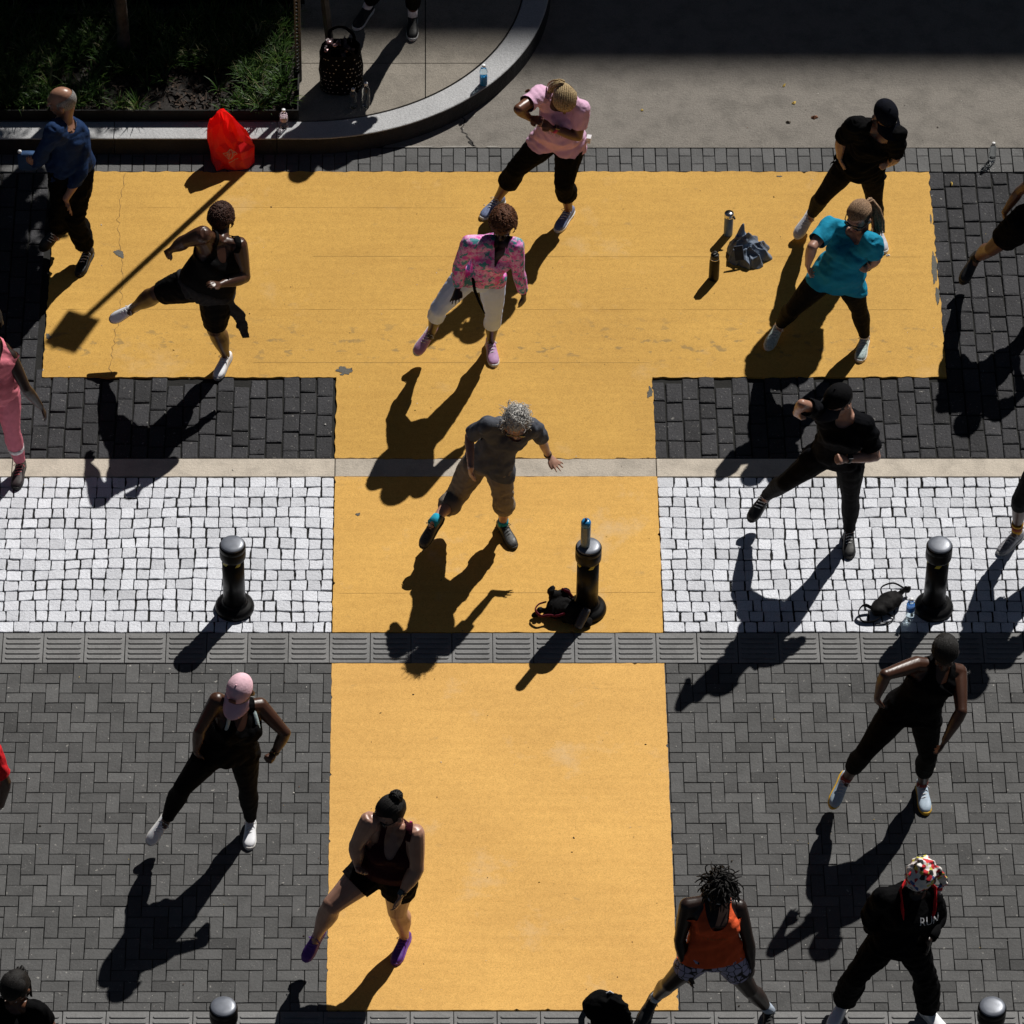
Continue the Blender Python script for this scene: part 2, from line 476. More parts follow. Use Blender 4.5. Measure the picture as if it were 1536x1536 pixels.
    'orange_tank': {'head': (2.030, -5.006, 1.468), 'neck': (2.012, -4.939, 1.304), 'shL': (1.813, -4.988, 1.254), 'shR': (2.166, -4.967, 1.217), 'elL': (1.766, -5.064, 0.980), 'elR': (2.241, -5.038, 0.949), 'wrL': (1.818, -5.146, 0.748), 'wrR': (2.277, -5.068, 0.702), 'tipL': (1.846, -5.174, 0.585), 'tipR': (2.300, -5.065, 0.537), 'hipL': (1.902, -5.095, 0.858), 'hipR': (2.107, -5.082, 0.830), 'knL': (1.711, -5.067, 0.502), 'knR': (2.272, -5.078, 0.453), 'anL': (1.624, -4.905, 0.140), 'anR': (2.427, -4.967, 0.090), 'toeL': (1.541, -5.058, 0.090), 'toeR': (2.424, -5.100, 0.041)},
    'scarf_run': {'head': (3.405, -5.003, 1.584), 'neck': (3.373, -4.957, 1.410), 'shL': (3.148, -5.063, 1.428), 'shR': (3.496, -4.957, 1.314), 'elL': (3.065, -5.003, 1.187), 'elR': (3.565, -4.885, 1.046), 'wrL': (3.102, -4.982, 0.967), 'wrR': (3.479, -5.132, 1.051), 'tipL': (3.146, -4.932, 0.808), 'tipR': (3.492, -5.094, 0.882), 'hipL': (3.185, -4.993, 0.882), 'hipR': (3.385, -5.035, 0.908), 'knL': (3.011, -5.000, 0.495), 'knR': (3.506, -5.018, 0.505), 'anL': (2.960, -4.885, 0.090), 'anR': (3.553, -4.957, 0.090), 'toeL': (2.893, -5.009, 0.041), 'toeR': (3.600, -5.029, 0.041)},
    'ponytail_edge': {'head': (-2.758, -5.926, 1.524), 'neck': (-2.763, -5.907, 1.351), 'shL': (-2.994, -5.966, 1.353), 'shR': (-2.608, -5.990, 1.348), 'elL': (-3.118, -6.006, 1.100), 'elR': (-2.516, -5.961, 1.081), 'wrL': (-3.151, -6.075, 0.864), 'wrR': (-2.527, -5.995, 0.835), 'tipL': (-3.139, -6.060, 0.700), 'tipR': (-2.567, -6.013, 0.676), 'hipL': (-2.960, -6.022, 0.906), 'hipR': (-2.758, -6.027, 0.894), 'knL': (-3.180, -6.072, 0.570), 'knR': (-2.743, -6.069, 0.493), 'anL': (-3.331, -6.013, 0.200), 'anR': (-2.742, -6.057, 0.090), 'toeL': (-3.414, -6.112, 0.050), 'toeR': (-2.760, -6.205, 0.041)},
    'sidewalk': {'head': (-0.105, 5.328, 1.744), 'neck': (-0.136, 5.343, 1.562), 'shL': (-0.323, 5.267, 1.564), 'shR': (0.035, 5.245, 1.562), 'elL': (-0.502, 5.063, 1.392), 'elR': (0.129, 5.203, 1.274), 'wrL': (-0.496, 5.048, 1.130), 'wrR': (-0.020, 5.037, 1.078), 'tipL': (-0.412, 5.101, 0.982), 'tipR': (-0.145, 5.081, 0.958), 'hipL': (-0.295, 5.311, 1.039), 'hipR': (-0.106, 5.261, 1.082), 'knL': (-0.392, 5.433, 0.636), 'knR': (-0.103, 5.409, 0.678), 'anL': (-0.480, 5.629, 0.260), 'anR': (-0.100, 5.519, 0.260), 'toeL': (-0.574, 5.443, 0.210), 'toeR': (-0.104, 5.322, 0.210)},
}
TAIL_END = A3(-1.397, 1.47, .437)
STRAP_END = A3(.466, 1.376, .795)

# ------------------------------------------------------------------ people
class Body:
    """joint positions (metres, world) plus build numbers -> tubes"""

    def __init__(s, J, H=1.7, girth=1., waist=1., bust=0., belly=0., arm=1., leg=1., hip=1., yaw=0, pitch=20, roll=0, handL='relaxed', handR='relaxed', head=1.14):
        s.J = {k: np.array(v, float) for k, v in J.items()}
        s.H = H
        s.k = H / 1.7
        s.g, s.waist, s.bust, s.belly, s.arm, s.leg, s.hipw = girth, waist, bust, belly, arm, leg, hip
        s.handL, s.handR, s.hs = handL, handR, head
        j = s.J
        s.M = (j['hipL'] + j['hipR']) / 2
        s.N = j['neck']
        s.up = nrm(s.N - s.M)
        ah, as_ = nrm(j['hipR'] - j['hipL']), nrm(j['shR'] - j['shL'])
        s.ah = nrm(ah - .6 * np.dot(ah, s.up) * s.up)
        s.as_ = nrm(as_ - .6 * np.dot(as_, s.up) * s.up)
        s.fr = nrm(np.cross(s.as_, s.up))
        s.frh = nrm(np.cross(s.ah, s.up))
        s.L = np.linalg.norm(s.N - s.M)
        y, p, r = R(yaw), R(pitch), R(roll)
        s.f = A3(math.sin(y) * math.cos(p), -math.cos(y) * math.cos(p), -math.sin(p))
        side = nrm(np.cross(s.f, A3(0, 0, 1)))
        u = nrm(np.cross(side, s.f))
        s.side = side * math.cos(r) + u * math.sin(r)
        s.u = nrm(np.cross(s.side, s.f))
        s.hc = j['head']
        s.base_z = 0.

    # ---- torso
    def st(s, t, w, d, off=0., infl=0.):
        k = s.k * s.g
        a = nrm(s.ah * (1 - min(max(t, 0), 1)) + s.as_ * min(max(t, 0), 1))
        f = nrm(np.cross(a, s.up))
        c = s.M + (s.N - s.M) * t + f * off * s.k
        return (c, a * (w * k + infl), f * (d * k + infl))

    def torso_rows(s):
        wa, be, bu, hp = s.waist, s.belly, s.bust, s.hipw
        return [(-.20, .075, .075, -.01), (-.12, .135 * hp, .105, -.018), (-.02, .168 * hp, .118, -.02), (.10, .170 * hp, .115 + be * .3, -.012 + be * .2),
                (.25, .150 * wa, .104 + be * .7, be * .7), (.40, .138 * wa, .100 + be * .6, be * .6), (.55, .146, .106 + bu * .3, .006 + bu * .4 + be * .2),
                (.68, .158, .114 + bu * .5, .012 + bu * .6), (.80, .160, .108, .004 + bu * .2), (.90, .140, .085, -.006), (.97, .092, .066, -.012), (1.03, .062, .058, -.012)]

    def torso(s, S, infl=0., t0=-.3, t1=1.2, loose=None):
        rows = [r for r in s.torso_rows() if t0 <= r[0] <= t1]
        rings = []
        for t, w, d, off in rows:
            e = infl + (loose(t) if loose else 0)
            rings.append(s.st(t, w, d, off, e))
        S.loft(rings, 24, power=2.35)
        j = s.J
        for q in 'LR':
            p = j['sh' + q]
            m = s.N + (p - s.N) * .25 - s.up * .02
            if t1 > .95:
                S.tube([m, s.N + (p - s.N) * .65 - s.up * .012, p], [.052 * s.k + infl, .056 * s.k + infl, .058 * s.k * (.5 + .5 * s.arm) + infl], 12)
                # chest to armpit web
                c = s.M + (s.N - s.M) * .74
                S.tube([c + (p - s.N) * .45, p - s.up * .03], [.075 * s.k * s.g + infl, .056 * s.k + infl], 12)
        if s.bust > .02:
            for q in (-1, 1):
                c = s.M + (s.N - s.M) * .64 + s.fr * (.085 * s.k * s.g + s.bust * .55) + s.as_ * q * .068 * s.g
                r = .05 + s.bust * .6 + infl
                S.ball(c, s.as_ * r * 1.1, s.fr * r * .9, s.up * r)

    def limb_pts(s, a, b, rows, back=None, f1=1., infl=0.):
        pts, rad = [], []
        for t, r, o in rows:
            if t > f1:
                break
            pts.append(a + (b - a) * t + (back * o if back is not None else 0))
            rad.append(r * s.k + infl)
        return pts, rad

    def arm_rows(s):
        g = s.arm
        return ([(0, .054 * g, 0), (.25, .052 * g, 0), (.55, .047 * g, 0), (.85, .040 * g, 0), (1, .038 * g, 0)],
                [(0, .038 * g, 0), (.22, .042 * g, 0), (.5, .037 * g, 0), (.8, .029 * (.5 + .5 * g), 0), (1, .0255, 0)])

    def leg_rows(s):
        g = s.leg
        return ([(.02, .094 * g, 0), (.2, .093 * g, 0), (.45, .084 * g, 0), (.75, .067 * g, 0), (1, .056 * g, 0)],
                [(0, .056 * g, 0), (.15, .054 * g, .004), (.33, .060 * g, .016), (.55, .052 * g, .012), (.8, .038 * (.4 + .6 * g), .002), (1, .035, 0)])

    def arm_tubes(s, S, q, infl=0., part='both', f=1.):
        j = s.J
        ua, fa = s.arm_rows()
        if part in ('both', 'upper'):
            p, r = s.limb_pts(j['sh' + q], j['el' + q], ua, f1=f if part == 'upper' else 1, infl=infl)
            S.tube(p, r, 12)
        if part == 'both':
            p, r = s.limb_pts(j['el' + q], j['wr' + q], fa, f1=f, infl=infl)
            S.tube(p, r, 12)

    def legback(s, q):
        j = s.J
        m = (j['hip' + q] + j['an' + q]) / 2
        b = m - j['kn' + q]
        b = b if np.linalg.norm(b) > .02 else -s.frh
        return nrm(nrm(b) * .4 - s.frh)

    def leg_tubes(s, S, q, infl=0., f=2., loose=None):
        """f: 0..2 over thigh (0-1) and shin (1-2)"""
        j = s.J
        th, sh = s.leg_rows()
        bk = s.legback(q)
        hip = j['hip' + q] + (s.M - j['hip' + q]) * .12
        p, r = s.limb_pts(hip, j['kn' + q], th, bk, min(f, 1) + .001, infl)
        if loose:
            r = [x + loose(i / 4 if len(r) == 5 else 0) for i, x in enumerate(r)]
        if len(p) > 1:
            S.tube(p, r, 14)
        if f > 1:
            p, r = s.limb_pts(j['kn' + q], j['an' + q], sh, bk, f - 1 + .001, infl)
            if loose:
                r = [x + loose(1 + rw[0]) for x, rw in zip(r, sh)]
            if len(p) > 1:
                S.tube(p, r, 14)

    def hand(s, S, q):
        j = s.J
        w, tp = j['wr' + q], j['tip' + q]
        d = nrm(tp - w)
        pose = s.handL if q == 'L' else s.handR
        k = s.k * .95
        inward = s.as_ * (1 if q == 'L' else -1)
        th = nrm(s.fr * .8 + inward * .35 + A3(0, 0, .2))
        th = nrm(th - np.dot(th, d) * d)            # thumb side
        pn = nrm(np.cross(d, th))
        if np.dot(pn, inward) < 0:
            pn = -pn                                  # palm faces the body
        if pose == 'flat':                             # palm down, fingers spread
            pn = nrm(A3(0, 0, -1) - np.dot(A3(0, 0, -1), d) * d)
            th = nrm(np.cross(pn, d))
            if np.dot(th, inward) < 0:
                th = -th
        S.tube([w - d * .02, w + d * .03 * k, w + d * .085 * k], [(.025 * k, .02 * k), (.033 * k, .017 * k), (.040 * k, .014 * k)], 12, flat=th)
        base = w + d * .083 * k
        curl = {'relaxed': (.25, .45, .4), 'open': (.05, .12, .1), 'flat': (.02, .1, .08), 'fist': (1.35, 1.5, 1.2)}[pose]
        spread = {'relaxed': .10, 'open': .26, 'flat': .24, 'fist': .02}[pose]
        for i, (ln, off) in enumerate(((.072, .030), (.080, .0105), (.075, -.0095), (.058, -.028))):
            a = (1.2 - i) * spread
            dd = nrm(d * math.cos(a) + th * math.sin(a))
            p = base + th * off * k - d * abs(off) * .15
            pts, ang = [p - dd * .015], 0.
            pts.append(p)
            for c, fr in zip(curl, (.45, .32, .23)):
                ang += c
                p = p + (dd * math.cos(ang) + pn * math.sin(ang)) * ln * fr * k
                pts.append(p)
            S.tube(pts, [.0095 * k, .0095 * k, .009 * k, .0082 * k, .0068 * k], 8)
        tb = w + d * .028 * k + th * .024 * k
        if pose == 'fist':
            pts = [tb, tb + d * .035 * k + th * .012 * k + pn * .012 * k, tb + d * .055 * k - th * .008 * k + pn * .034 * k, tb + d * .05 * k - th * .032 * k + pn * .04 * k]
        else:
            pts = [tb - th * .01, tb + d * .022 * k + th * .020 * k + pn * .006, tb + d * .050 * k + th * .032 * k + pn * .012, tb + d * .074 * k + th * .034 * k + pn * .014]
        S.tube(pts, [.0125 * k, .0115 * k, .0098 * k, .008 * k], 8)

    def head_soup(s, S):
        k = s.hs * s.k
        c, f, u, sd = s.hc, s.f, s.u, s.side
        S.ball(c + u * .02 * k - f * .008 * k, sd * .073 * k, f * .093 * k, u * .090 * k, 18, 12)
        S.ball(c - u * .045 * k + f * .028 * k, sd * .056 * k, f * .062 * k, u * .066 * k, 16, 10)
        S.ball(c - u * .088 * k + f * .060 * k, sd * .024 * k, f * .022 * k, u * .020 * k, 10, 7)       # chin
        S.tube([c + f * .078 * k + u * .012 * k, c + f * .101 * k - u * .028 * k], [.010 * k, .0145 * k], 8)  # nose
        S.tube([c + f * .076 * k + u * .022 * k - sd * .04 * k, c + f * .086 * k + u * .024 * k, c + f * .076 * k + u * .022 * k + sd * .04 * k], [.012 * k] * 3, 8)  # brow
        S.ball(c + f * .083 * k - u * .060 * k, sd * .023 * k, f * .010 * k, u * .010 * k, 10, 6)       # lips
        for q in (-1, 1):
            S.ball(c + sd * q * .076 * k - u * .015 * k - f * .008 * k, sd * .011 * k, f * .019 * k, u * .031 * k, 10, 7)
            S.ball(c + f * .066 * k - u * .025 * k + sd * q * .036 * k, sd * .022 * k, f * .018 * k, u * .02 * k, 10, 7)
        nb = c - u * .055 * k - f * .022 * k
        S.tube([s.N - s.up * .03 - s.fr * .012, s.N * .55 + nb * .45 - s.fr * .006, nb], [.062 * k, .052 * k, .052 * k], 14)

    def body(s, fine=.0075):
        S = Soup()
        s.torso(S)
        for q in 'LR':
            s.arm_tubes(S, q)
            s.leg_tubes(S, q)
            s.hand(S, q)
            a, d = s.J['an' + q], nrm(s.J['toe' + q] - s.J['an' + q])
            S.tube([a, a + d * .03 - A3(0, 0, .03)], [.035, .03], 10)
            for p, r in ((s.J['el' + q], .039 * s.arm * s.k), (s.J['kn' + q], .057 * s.leg * s.k)):
                S.sph(p, r)
        s.head_soup(S)
        return voxel(S, fine, 2)


def loc_t(b):
    """vertex array -> torso coordinates (x across, y up from neck base, z front)"""
    def f(V):
        D = V - b.N
        return D @ b.as_, D @ b.up, D @ b.fr
    return f


def plane_cut(p, n):
    p, n = np.asarray(p), nrm(n)
    return lambda V: (V - p) @ n


def top_garment(b, kind, hem=-.02, infl=.0135, loose=.012, sleeve=.6, scoop=.12, strap=.115, hole=.085, neck=.075, flare=None, back_scoop=.07, tuck=0., vneck=False, scw=.072, over=.003):
    S = Soup()

    def lo(t):
        return loose * max(0, min(1, (.75 - t) / .5)) - (tuck if t < .05 else 0)
    b.torso(S, infl, -.25, 1.2, lo)
    j = b.J
    if hem < .03:
        for q in 'LR':
            th, _ = b.leg_rows()
            hp = j['hip' + q] + (b.M - j['hip' + q]) * .12
            p, r = b.limb_pts(hp, j['kn' + q], th[:3], b.legback(q), 1., infl + over + loose * .25)
            S.tube([hp + b.up * .05] + p, [r[0] * .9] + r, 14)
    cuts = []
    for q in 'LR':
        if kind == 'tee':
            ua, _ = b.arm_rows()
            p, r = b.limb_pts(j['sh' + q], j['el' + q], ua, infl=infl + loose * .25)
            r = [x + .001 + loose * .42 * i / 4 for i, x in enumerate(r)]
            S.tube(p, r, 14)
            ax = nrm(j['el' + q] - j['sh' + q])
            pe = j['sh' + q] + (j['el' + q] - j['sh' + q]) * sleeve

            def fn(V, pe=pe, ax=ax, a=j['sh' + q], e=j['el' + q]):
                D = V - a
                t = D @ ax
                rad = np.linalg.norm(D - t[:, None] * ax[None], axis=1)
                lim = .078 * b.k * b.arm + loose * 1.6 + .01
                W = V - b.N
                yy = W @ b.up
                c0 = np.clip(1 + yy / b.L, 0, 1)
                tw = np.interp(c0, [r_[0] for r_ in b.torso_rows()], [max(r_[1], .12) for r_ in b.torso_rows()]) * b.k * b.g + infl + loose + .014 + np.where(c0 < .35, over * 2.5 + .01, 0)
                on_torso = ((W @ b.as_) / tw) ** 2 + ((W @ b.fr) / .24) ** 2 < 1
                on_torso &= yy < -.10
                return np.where((rad < lim) & ~on_torso, (V - pe) @ ax, -1.0)
            cuts.append(fn)
        elif kind == 'long':
            b.arm_tubes(S, q, infl + .003, 'both', .96)
            S.sph(j['el' + q], .040 * b.arm * b.k + infl + .002)
            ax = nrm(j['wr' + q] - j['el' + q])
            pe = j['el' + q] + (j['wr' + q] - j['el' + q]) * sleeve

            def fn(V, pe=pe, ax=ax, a=j['el' + q]):
                D = V - a
                t = D @ ax
                rad = np.linalg.norm(D - t[:, None] * ax[None], axis=1)
                return np.where((rad < .075) & (t > 0), (V - pe) @ ax, -1.0)
            cuts.append(fn)
    V, F = voxel(S, .0085, 2)
    if loose > .006:
        V = wrinkle(V, F, .0040 + loose * .10, 15, int(abs(b.N[0]) * 100))
    ph = b.M + (b.N - b.M) * hem
    hz = b.up

    def hemf(V):
        D = V - ph
        x = D @ b.ah
        z = D @ b.frh
        return -(D @ hz) + .012 * np.sin(x * 11) - .10 * z * 0 + .02 * (np.abs(z) > 9)
    cuts.append(hemf)
    lt = loc_t(b)
    if kind == 'tank':
        def arms(V):
            x, y, z = lt(V)
            # keep a strap band near the neck, remove shoulders and arms
            e = np.abs(x) - (strap + np.maximum(0, (-y - .045)) * hole / .16 + np.maximum(0, -y - .13) * 3.)
            e = np.where(y < -.20, -1., e)
            return e
        cuts.append(arms)

        def sc(V):
            x, y, z = lt(V)
            dep = np.where(z > 0, scoop, back_scoop)
            return 1 - np.sqrt((x / (scw * b.g)) ** 2 + (np.minimum(y - .02, 0) / (dep + .02)) ** 2)
        cuts.append(sc)
    else:
        def nk(V):
            x, y, z = lt(V)
            dep = np.where(z > .0, scoop, .03)
            top = np.where(np.abs(x) < (.06 if vneck else .072), (y - (.085 if vneck else .055)) * 8, -1.)
            if vneck:
                e = np.where(z > 0, 1 - np.abs(x) / (neck * np.clip(1 + (y - .02) / (dep + .02), .01, 1)), -1.)
                e = np.where(y > -dep, e, -1.)
                return np.maximum(np.maximum(e * .06, 1 - np.sqrt((x / neck) ** 2 + (np.minimum(y - .02, 0) / .05) ** 2)), top)
            return np.maximum(1 - np.sqrt((x / neck) ** 2 + (np.minimum(y - .02, 0) / (dep + .02)) ** 2), top)
        cuts.append(nk)
    return cut(V, F, cuts)


def bottom_garment(b, f=2., infl=.007, waist=.22, loose=None, folds=0., cuff=None):
    """f: 0.35 shorts, 1.4 capri, 1.93 full length"""
    S = Soup()
    b.torso(S, infl, -.3, max(waist + .16, .3))
    for q in 'LR':
        b.leg_tubes(S, q, infl, min(f + .35, 2.0), loose)
        if f > .9:
            S.sph(b.J['kn' + q], .057 * b.leg * b.k + infl + (loose(1) if loose else 0))
    V, F = voxel(S, .0085, 2)
    if folds:
        V = wrinkle(V, F, folds, 24, 5)
    cuts = [plane_cut(b.M + (b.N - b.M) * waist, b.up)]
    j = b.J
    for q in 'LR':
        if f <= 1:
            a, e, t = j['hip' + q], j['kn' + q], f
        else:
            a, e, t = j['kn' + q], j['an' + q], f - 1
        ax = nrm(e - a)
        pe = a + (e - a) * t
        o = 'R' if q == 'L' else 'L'

        def fn(V, pe=pe, ax=ax, a=a, q=q, o=o):
            D = V - a
            tt = D @ ax
            rad = np.linalg.norm(D - tt[:, None] * ax[None], axis=1)
            ka, ke = j['hip' + o], j['kn' + o]
            side = (V - b.M) @ b.ah * (-1 if q == 'L' else 1)
            ok = (rad < .20) & (side > (-.02 if f <= 1 else -9))
            if f > 1:
                ok &= rad < .14
            return np.where(ok, (V - pe) @ ax, -1.)
        cuts.append(fn)
    return cut(V, F, cuts)


def shoe(b, q, upper, sole, parent, laces=None, sock=None, high=0.):
    a = b.J['an' + q]
    d = nrm(b.J['toe' + q] - a)
    ground = a[2] - b.base_z < .13
    shin = nrm(b.J['kn' + q] - a)
    if ground:
        d = nrm(A3(d[0], d[1], 0))
        n = A3(0, 0, 1)
        a = A3(a[0], a[1], .09 + b.base_z)
    else:
        n = b.frh * .75 + A3(0, 0, .65) + shin * .25
        n = nrm(n - np.dot(n, d) * d)
    sd = nrm(np.cross(d, n))
    k = b.k * 1.04
    rows = [(-.068, .022, .060), (-.058, .031, .084), (-.03, .036, .094 + high), (.0, .037, .098 + high), (.035, .037, .090), (.07, .039, .076), (.105, .043, .064),
            (.14, .045, .056), (.17, .041, .050), (.19, .031, .042), (.203, .015, .030)]
    S = Soup()
    rings = []
    for x, w, h in rows:
        x, w, h = x * k, w * k, h * k
        z0 = .014
        c = a + d * x + n * (-.09 + z0 + (h - z0) / 2)
        rings.append((c, sd * w, n * (h - z0) / 2))
    S.loft(rings, 16, power=2.6)
    o = S.obj('shoe', upper, parent)
    S2 = Soup()
    rings = []
    for x, w, h in [(-.076, .018, 0), (-.068, .030, 0), (-.03, .040, 0), (.035, .039, 0), (.09, .045, 0), (.14, .049, 0), (.18, .042, 0), (.202, .028, 0), (.213, .012, 0)]:
        c = a + d * x * k + n * (-.09 + .015)
        rings.append((c, sd * w * k, n * .0148))
    S2.loft(rings, 14, power=4)
    S2.obj('sole', sole, o)
    if laces:
        S3 = Soup()
        for i in range(4):
            x = (.035 + .022 * i) * k
            h = (.094 - .0095 * i - (.006 if i == 0 else 0)) * k
            w = .022 * k
            zc = a + d * x + n * (-.09 + h)
            S3.tube([zc - sd * w - d * .006 - n * .006, zc + n * .003, zc + sd * w + d * .006 - n * .006], [.0036] * 3, 6)
        c = a + d * .032 * k + n * (-.09 + .098 * k)
        for s_ in (-1, 1):
            S3.tube([c, c + sd * s_ * .025 + n * .012, c + sd * s_ * .045 - n * .004 + d * .01, c + sd * s_ * .03 + d * .012 - n * .005], [.003] * 4, 6)
        S3.obj('laces', laces, o)
    if sock:
        S4 = Soup()
        S4.tube([a - shin * .03, a + shin * .012, a + shin * sock[1]], [.040, .0405, .041], 14, ends=False)
        S4.obj('sock', sock[0], parent)
    return o


def ell_grid(c, a, b, d, nu=40, nv=24):
    """ellipsoid surface grid (poles along d)"""
    V, F = [], []
    for i in range(nv + 1):
        ph = np.pi * i / nv
        for k in range(nu):
            th = 2 * np.pi * k / nu
            V.append(c + a * math.sin(ph) * math.cos(th) + b * math.sin(ph) * math.sin(th) + d * math.cos(ph))
    for i in range(nv):
        for k in range(nu):
            F.append([i * nu + k, (i + 1) * nu + k, (i + 1) * nu + (k + 1) % nu, i * nu + (k + 1) % nu])
    return np.array(V), F


def scalp(b, mat, parent, thick=1.07, front=.05, brow=.045, nape=-.07, amp=.003, freq=60, name='hair', mat_only=None, seed=3, extra=None):
    k = b.hs * b.k
    c = b.hc + b.u * .022 * k - b.f * .010 * k
    V, F = ell_grid(c, b.side * .076 * thick * k, b.f * .096 * thick * k, b.u * .094 * thick * k)
    N = nrm_rows(V - c)
    rg = np.random.default_rng(seed)
    h = sum(np.sin(V @ (rg.normal(size=3) * freq) + rg.uniform(0, 6)) for _ in range(5)) / 3
    V = V + N * (h * amp)[:, None]

    def face(Vv):
        D = Vv - b.hc
        x, z = D @ b.f, D @ b.u
        sx = np.abs(D @ b.side)
        # removed in front of a slanted hairline, and below the nape
        line = front * k - np.maximum(0, (z / k - brow)) * 2.2 * k
        return np.maximum(np.minimum(x - (line - .02), brow * k * 1.6 - z), nape * k - z)
    V, F = cut(V, F, [face])
    if extra:
        S = Soup()
        S.add(V, F)
        extra(S)
        return S.obj(name, mat, parent)
    return mesh_obj(name, V, F, mat, parent)


def nrm_rows(A):
    return A / np.maximum(np.linalg.norm(A, axis=1, keepdims=True), 1e-9)


def combed(b, S, tail, n=46, r=.0042, lift=1.0, span=1.25, seed=1):
    """hair drawn back from the hairline to a gathering point"""
    k = b.hs * b.k
    c = b.hc + b.u * .022 * k - b.f * .01 * k
    rg = np.random.default_rng(seed)
    for i in range(n):
        a = -span + 2 * span * i / (n - 1)
        pts = []
        st = 66 - abs(a) * 14
        for e in np.linspace(0, 1, 9):
            ph = R(st - 150 * e)
            d = nrm(b.f * math.sin(ph) * math.cos(a * .9) + b.side * math.sin(a) * (math.cos(ph) * .45 + .62) + b.u * math.cos(ph) * math.cos(a * .9))
            q = (1.075 + .02 * rg.random()) * lift
            pp = c + b.side * np.dot(d, b.side) * .078 * q * k + b.f * np.dot(d, b.f) * .098 * q * k + b.u * np.dot(d, b.u) * .096 * q * k
            if e > .7:
                t = (e - .7) / .3
                pp = pp * (1 - t) + tail * t
            pts.append(pp)
        S.tube(pts, [r * (.7 + .6 * rg.random())] * 9, 6)


def afro(b, mat, parent, size=1.36, seed=1, n=1000, front=.055):
    def ex(S):
        k = b.hs * b.k
        c = b.hc + b.u * .022 * k - b.f * .01 * k
        rg = np.random.default_rng(seed)
        for i in range(n):
            d = nrm(rg.normal(size=3))
            z, x = np.dot(d, b.u), np.dot(d, b.f)
            if z < -.45 or (x > .35 and z < .42):
                continue
            p = c + (b.side * np.dot(d, b.side) * .076 + b.f * x * .094 + b.u * z * .094) * k * size
            S.sph(p, rg.uniform(.0045, .0085), 6, 4)
    return scalp(b, mat, parent, size, front=front, brow=.035, nape=-.055, amp=.005, freq=90, extra=ex, seed=seed)


def cap_hat(b, mat, brim_mat, parent, tilt=.0, patch=None):
    k = b.hs * b.k
    c = b.hc + b.u * .030 * k - b.f * .006 * k
    V, F = ell_grid(c, b.side * .083 * k, b.f * .102 * k, b.u * .096 * k)

    def low(Vv):
        D = Vv - c
        return -(D @ b.u) + .006 * k - .10 * (D @ b.f) * 0
    V, F = cut(V, F, [low])
    o = mesh_obj('cap', V, F, mat, parent)
    # brim: a bent tongue reaching forward
    Vb, Fb = [], []
    nu, nv = 15, 7
    for i in range(nu):
        th = R(-66 + 132 * i / (nu - 1))
        for m in range(nv):
            e = m / (nv - 1)
            reach = .098 * math.cos(th) ** .7 * e
            p = c + b.side * math.sin(th) * (.086 + .010 * e) * k + b.f * (math.cos(th) * .104 + reach) * k
            p = p + b.u * (.006 - .020 * e * e - .014 * math.sin(th) ** 2 * (1 + e) - .006 * e) * k
            Vb.append(p)
    for i in range(nu - 1):
        for m in range(nv - 1):
            Fb.append([i * nv + m, (i + 1) * nv + m, (i + 1) * nv + m + 1, i * nv + m + 1])
    n0 = len(Vb)
    Vb += [v - b.u * .004 for v in Vb]
    Fb += [[j + n0 for j in f[::-1]] for f in Fb]
    for i in range(nu - 1):
        e0, e1 = i * nv + nv - 1, (i + 1) * nv + nv - 1
        Fb.append([e0, e1, e1 + n0, e0 + n0])
    mesh_obj('brim', Vb, Fb, brim_mat, o)
    S = Soup()
    S.sph(c + b.u * .099 * k, .007, 8, 6)
    S.obj('button', mat, o)
    if patch:
        S = Soup()
        p = c + b.f * .094 * k + b.u * .052 * k
        n = nrm(b.f * .8 + b.u * .55)
        v = nrm(np.cross(n, b.side))
        S.box(p + n * .004, b.side * .027, v * .015, n * .004)
        S.obj('cap_patch', patch, o)
    return o


def sunglasses(b, parent, mat, lens, clear=False):
    k = b.hs * b.k
    c = b.hc + b.f * .092 * k + b.u * .006 * k
    S = Soup()
    S.tube([c - b.side * .070 * k - b.f * .022, c - b.side * .04 * k + b.u * .010, c + b.u * .010 + b.f * .006, c + b.side * .04 * k + b.u * .010, c + b.side * .070 * k - b.f * .022], [.0045] * 5, 8)
    for q in (-1, 1):
        S.tube([c + b.side * q * .070 * k - b.f * .022, c + b.side * q * .082 * k - b.f * .06, c + b.side * q * .081 * k - b.f * .115 - b.u * .008], [.004, .0036, .003], 8)
    o = S.obj('sunglasses', mat, parent)
    for q in (-1, 1):
        S = Soup()
        S.ball(c + b.side * q * .035 * k - b.u * .010 - b.f * .001, b.side * .032 * k, b.f * .010, b.u * .026 * k, 14, 8)
        S.obj('lens', lens, o)
    return o


def face_parts(b, parent, skin_dark, lip):
    k = b.hs * b.k
    for q in (-1, 1):
        S = Soup()
        S.ball(b.hc + b.f * .079 * k + b.side * q * .032 * k + b.u * .000, b.side * .013 * k, b.f * .008 * k, b.u * .008 * k, 10, 7)
        S.mi = 1
        S.ball(b.hc + b.f * .0855 * k + b.side * q * .032 * k, b.side * .006 * k, b.f * .003 * k, b.u * .006 * k, 8, 6)
        S.obj('eye', [plain('eye_white', (.6, .58, .55), .3, bmp=0), plain('eye_dark', (.02, .012, .008), .2, bmp=0)], parent)
    S = Soup()
    S.ball(b.hc + b.f * .088 * k - b.u * .060 * k, b.side * .022 * k, b.f * .008 * k, b.u * .0085 * k, 12, 7)
    S.obj('lips', lip, parent)


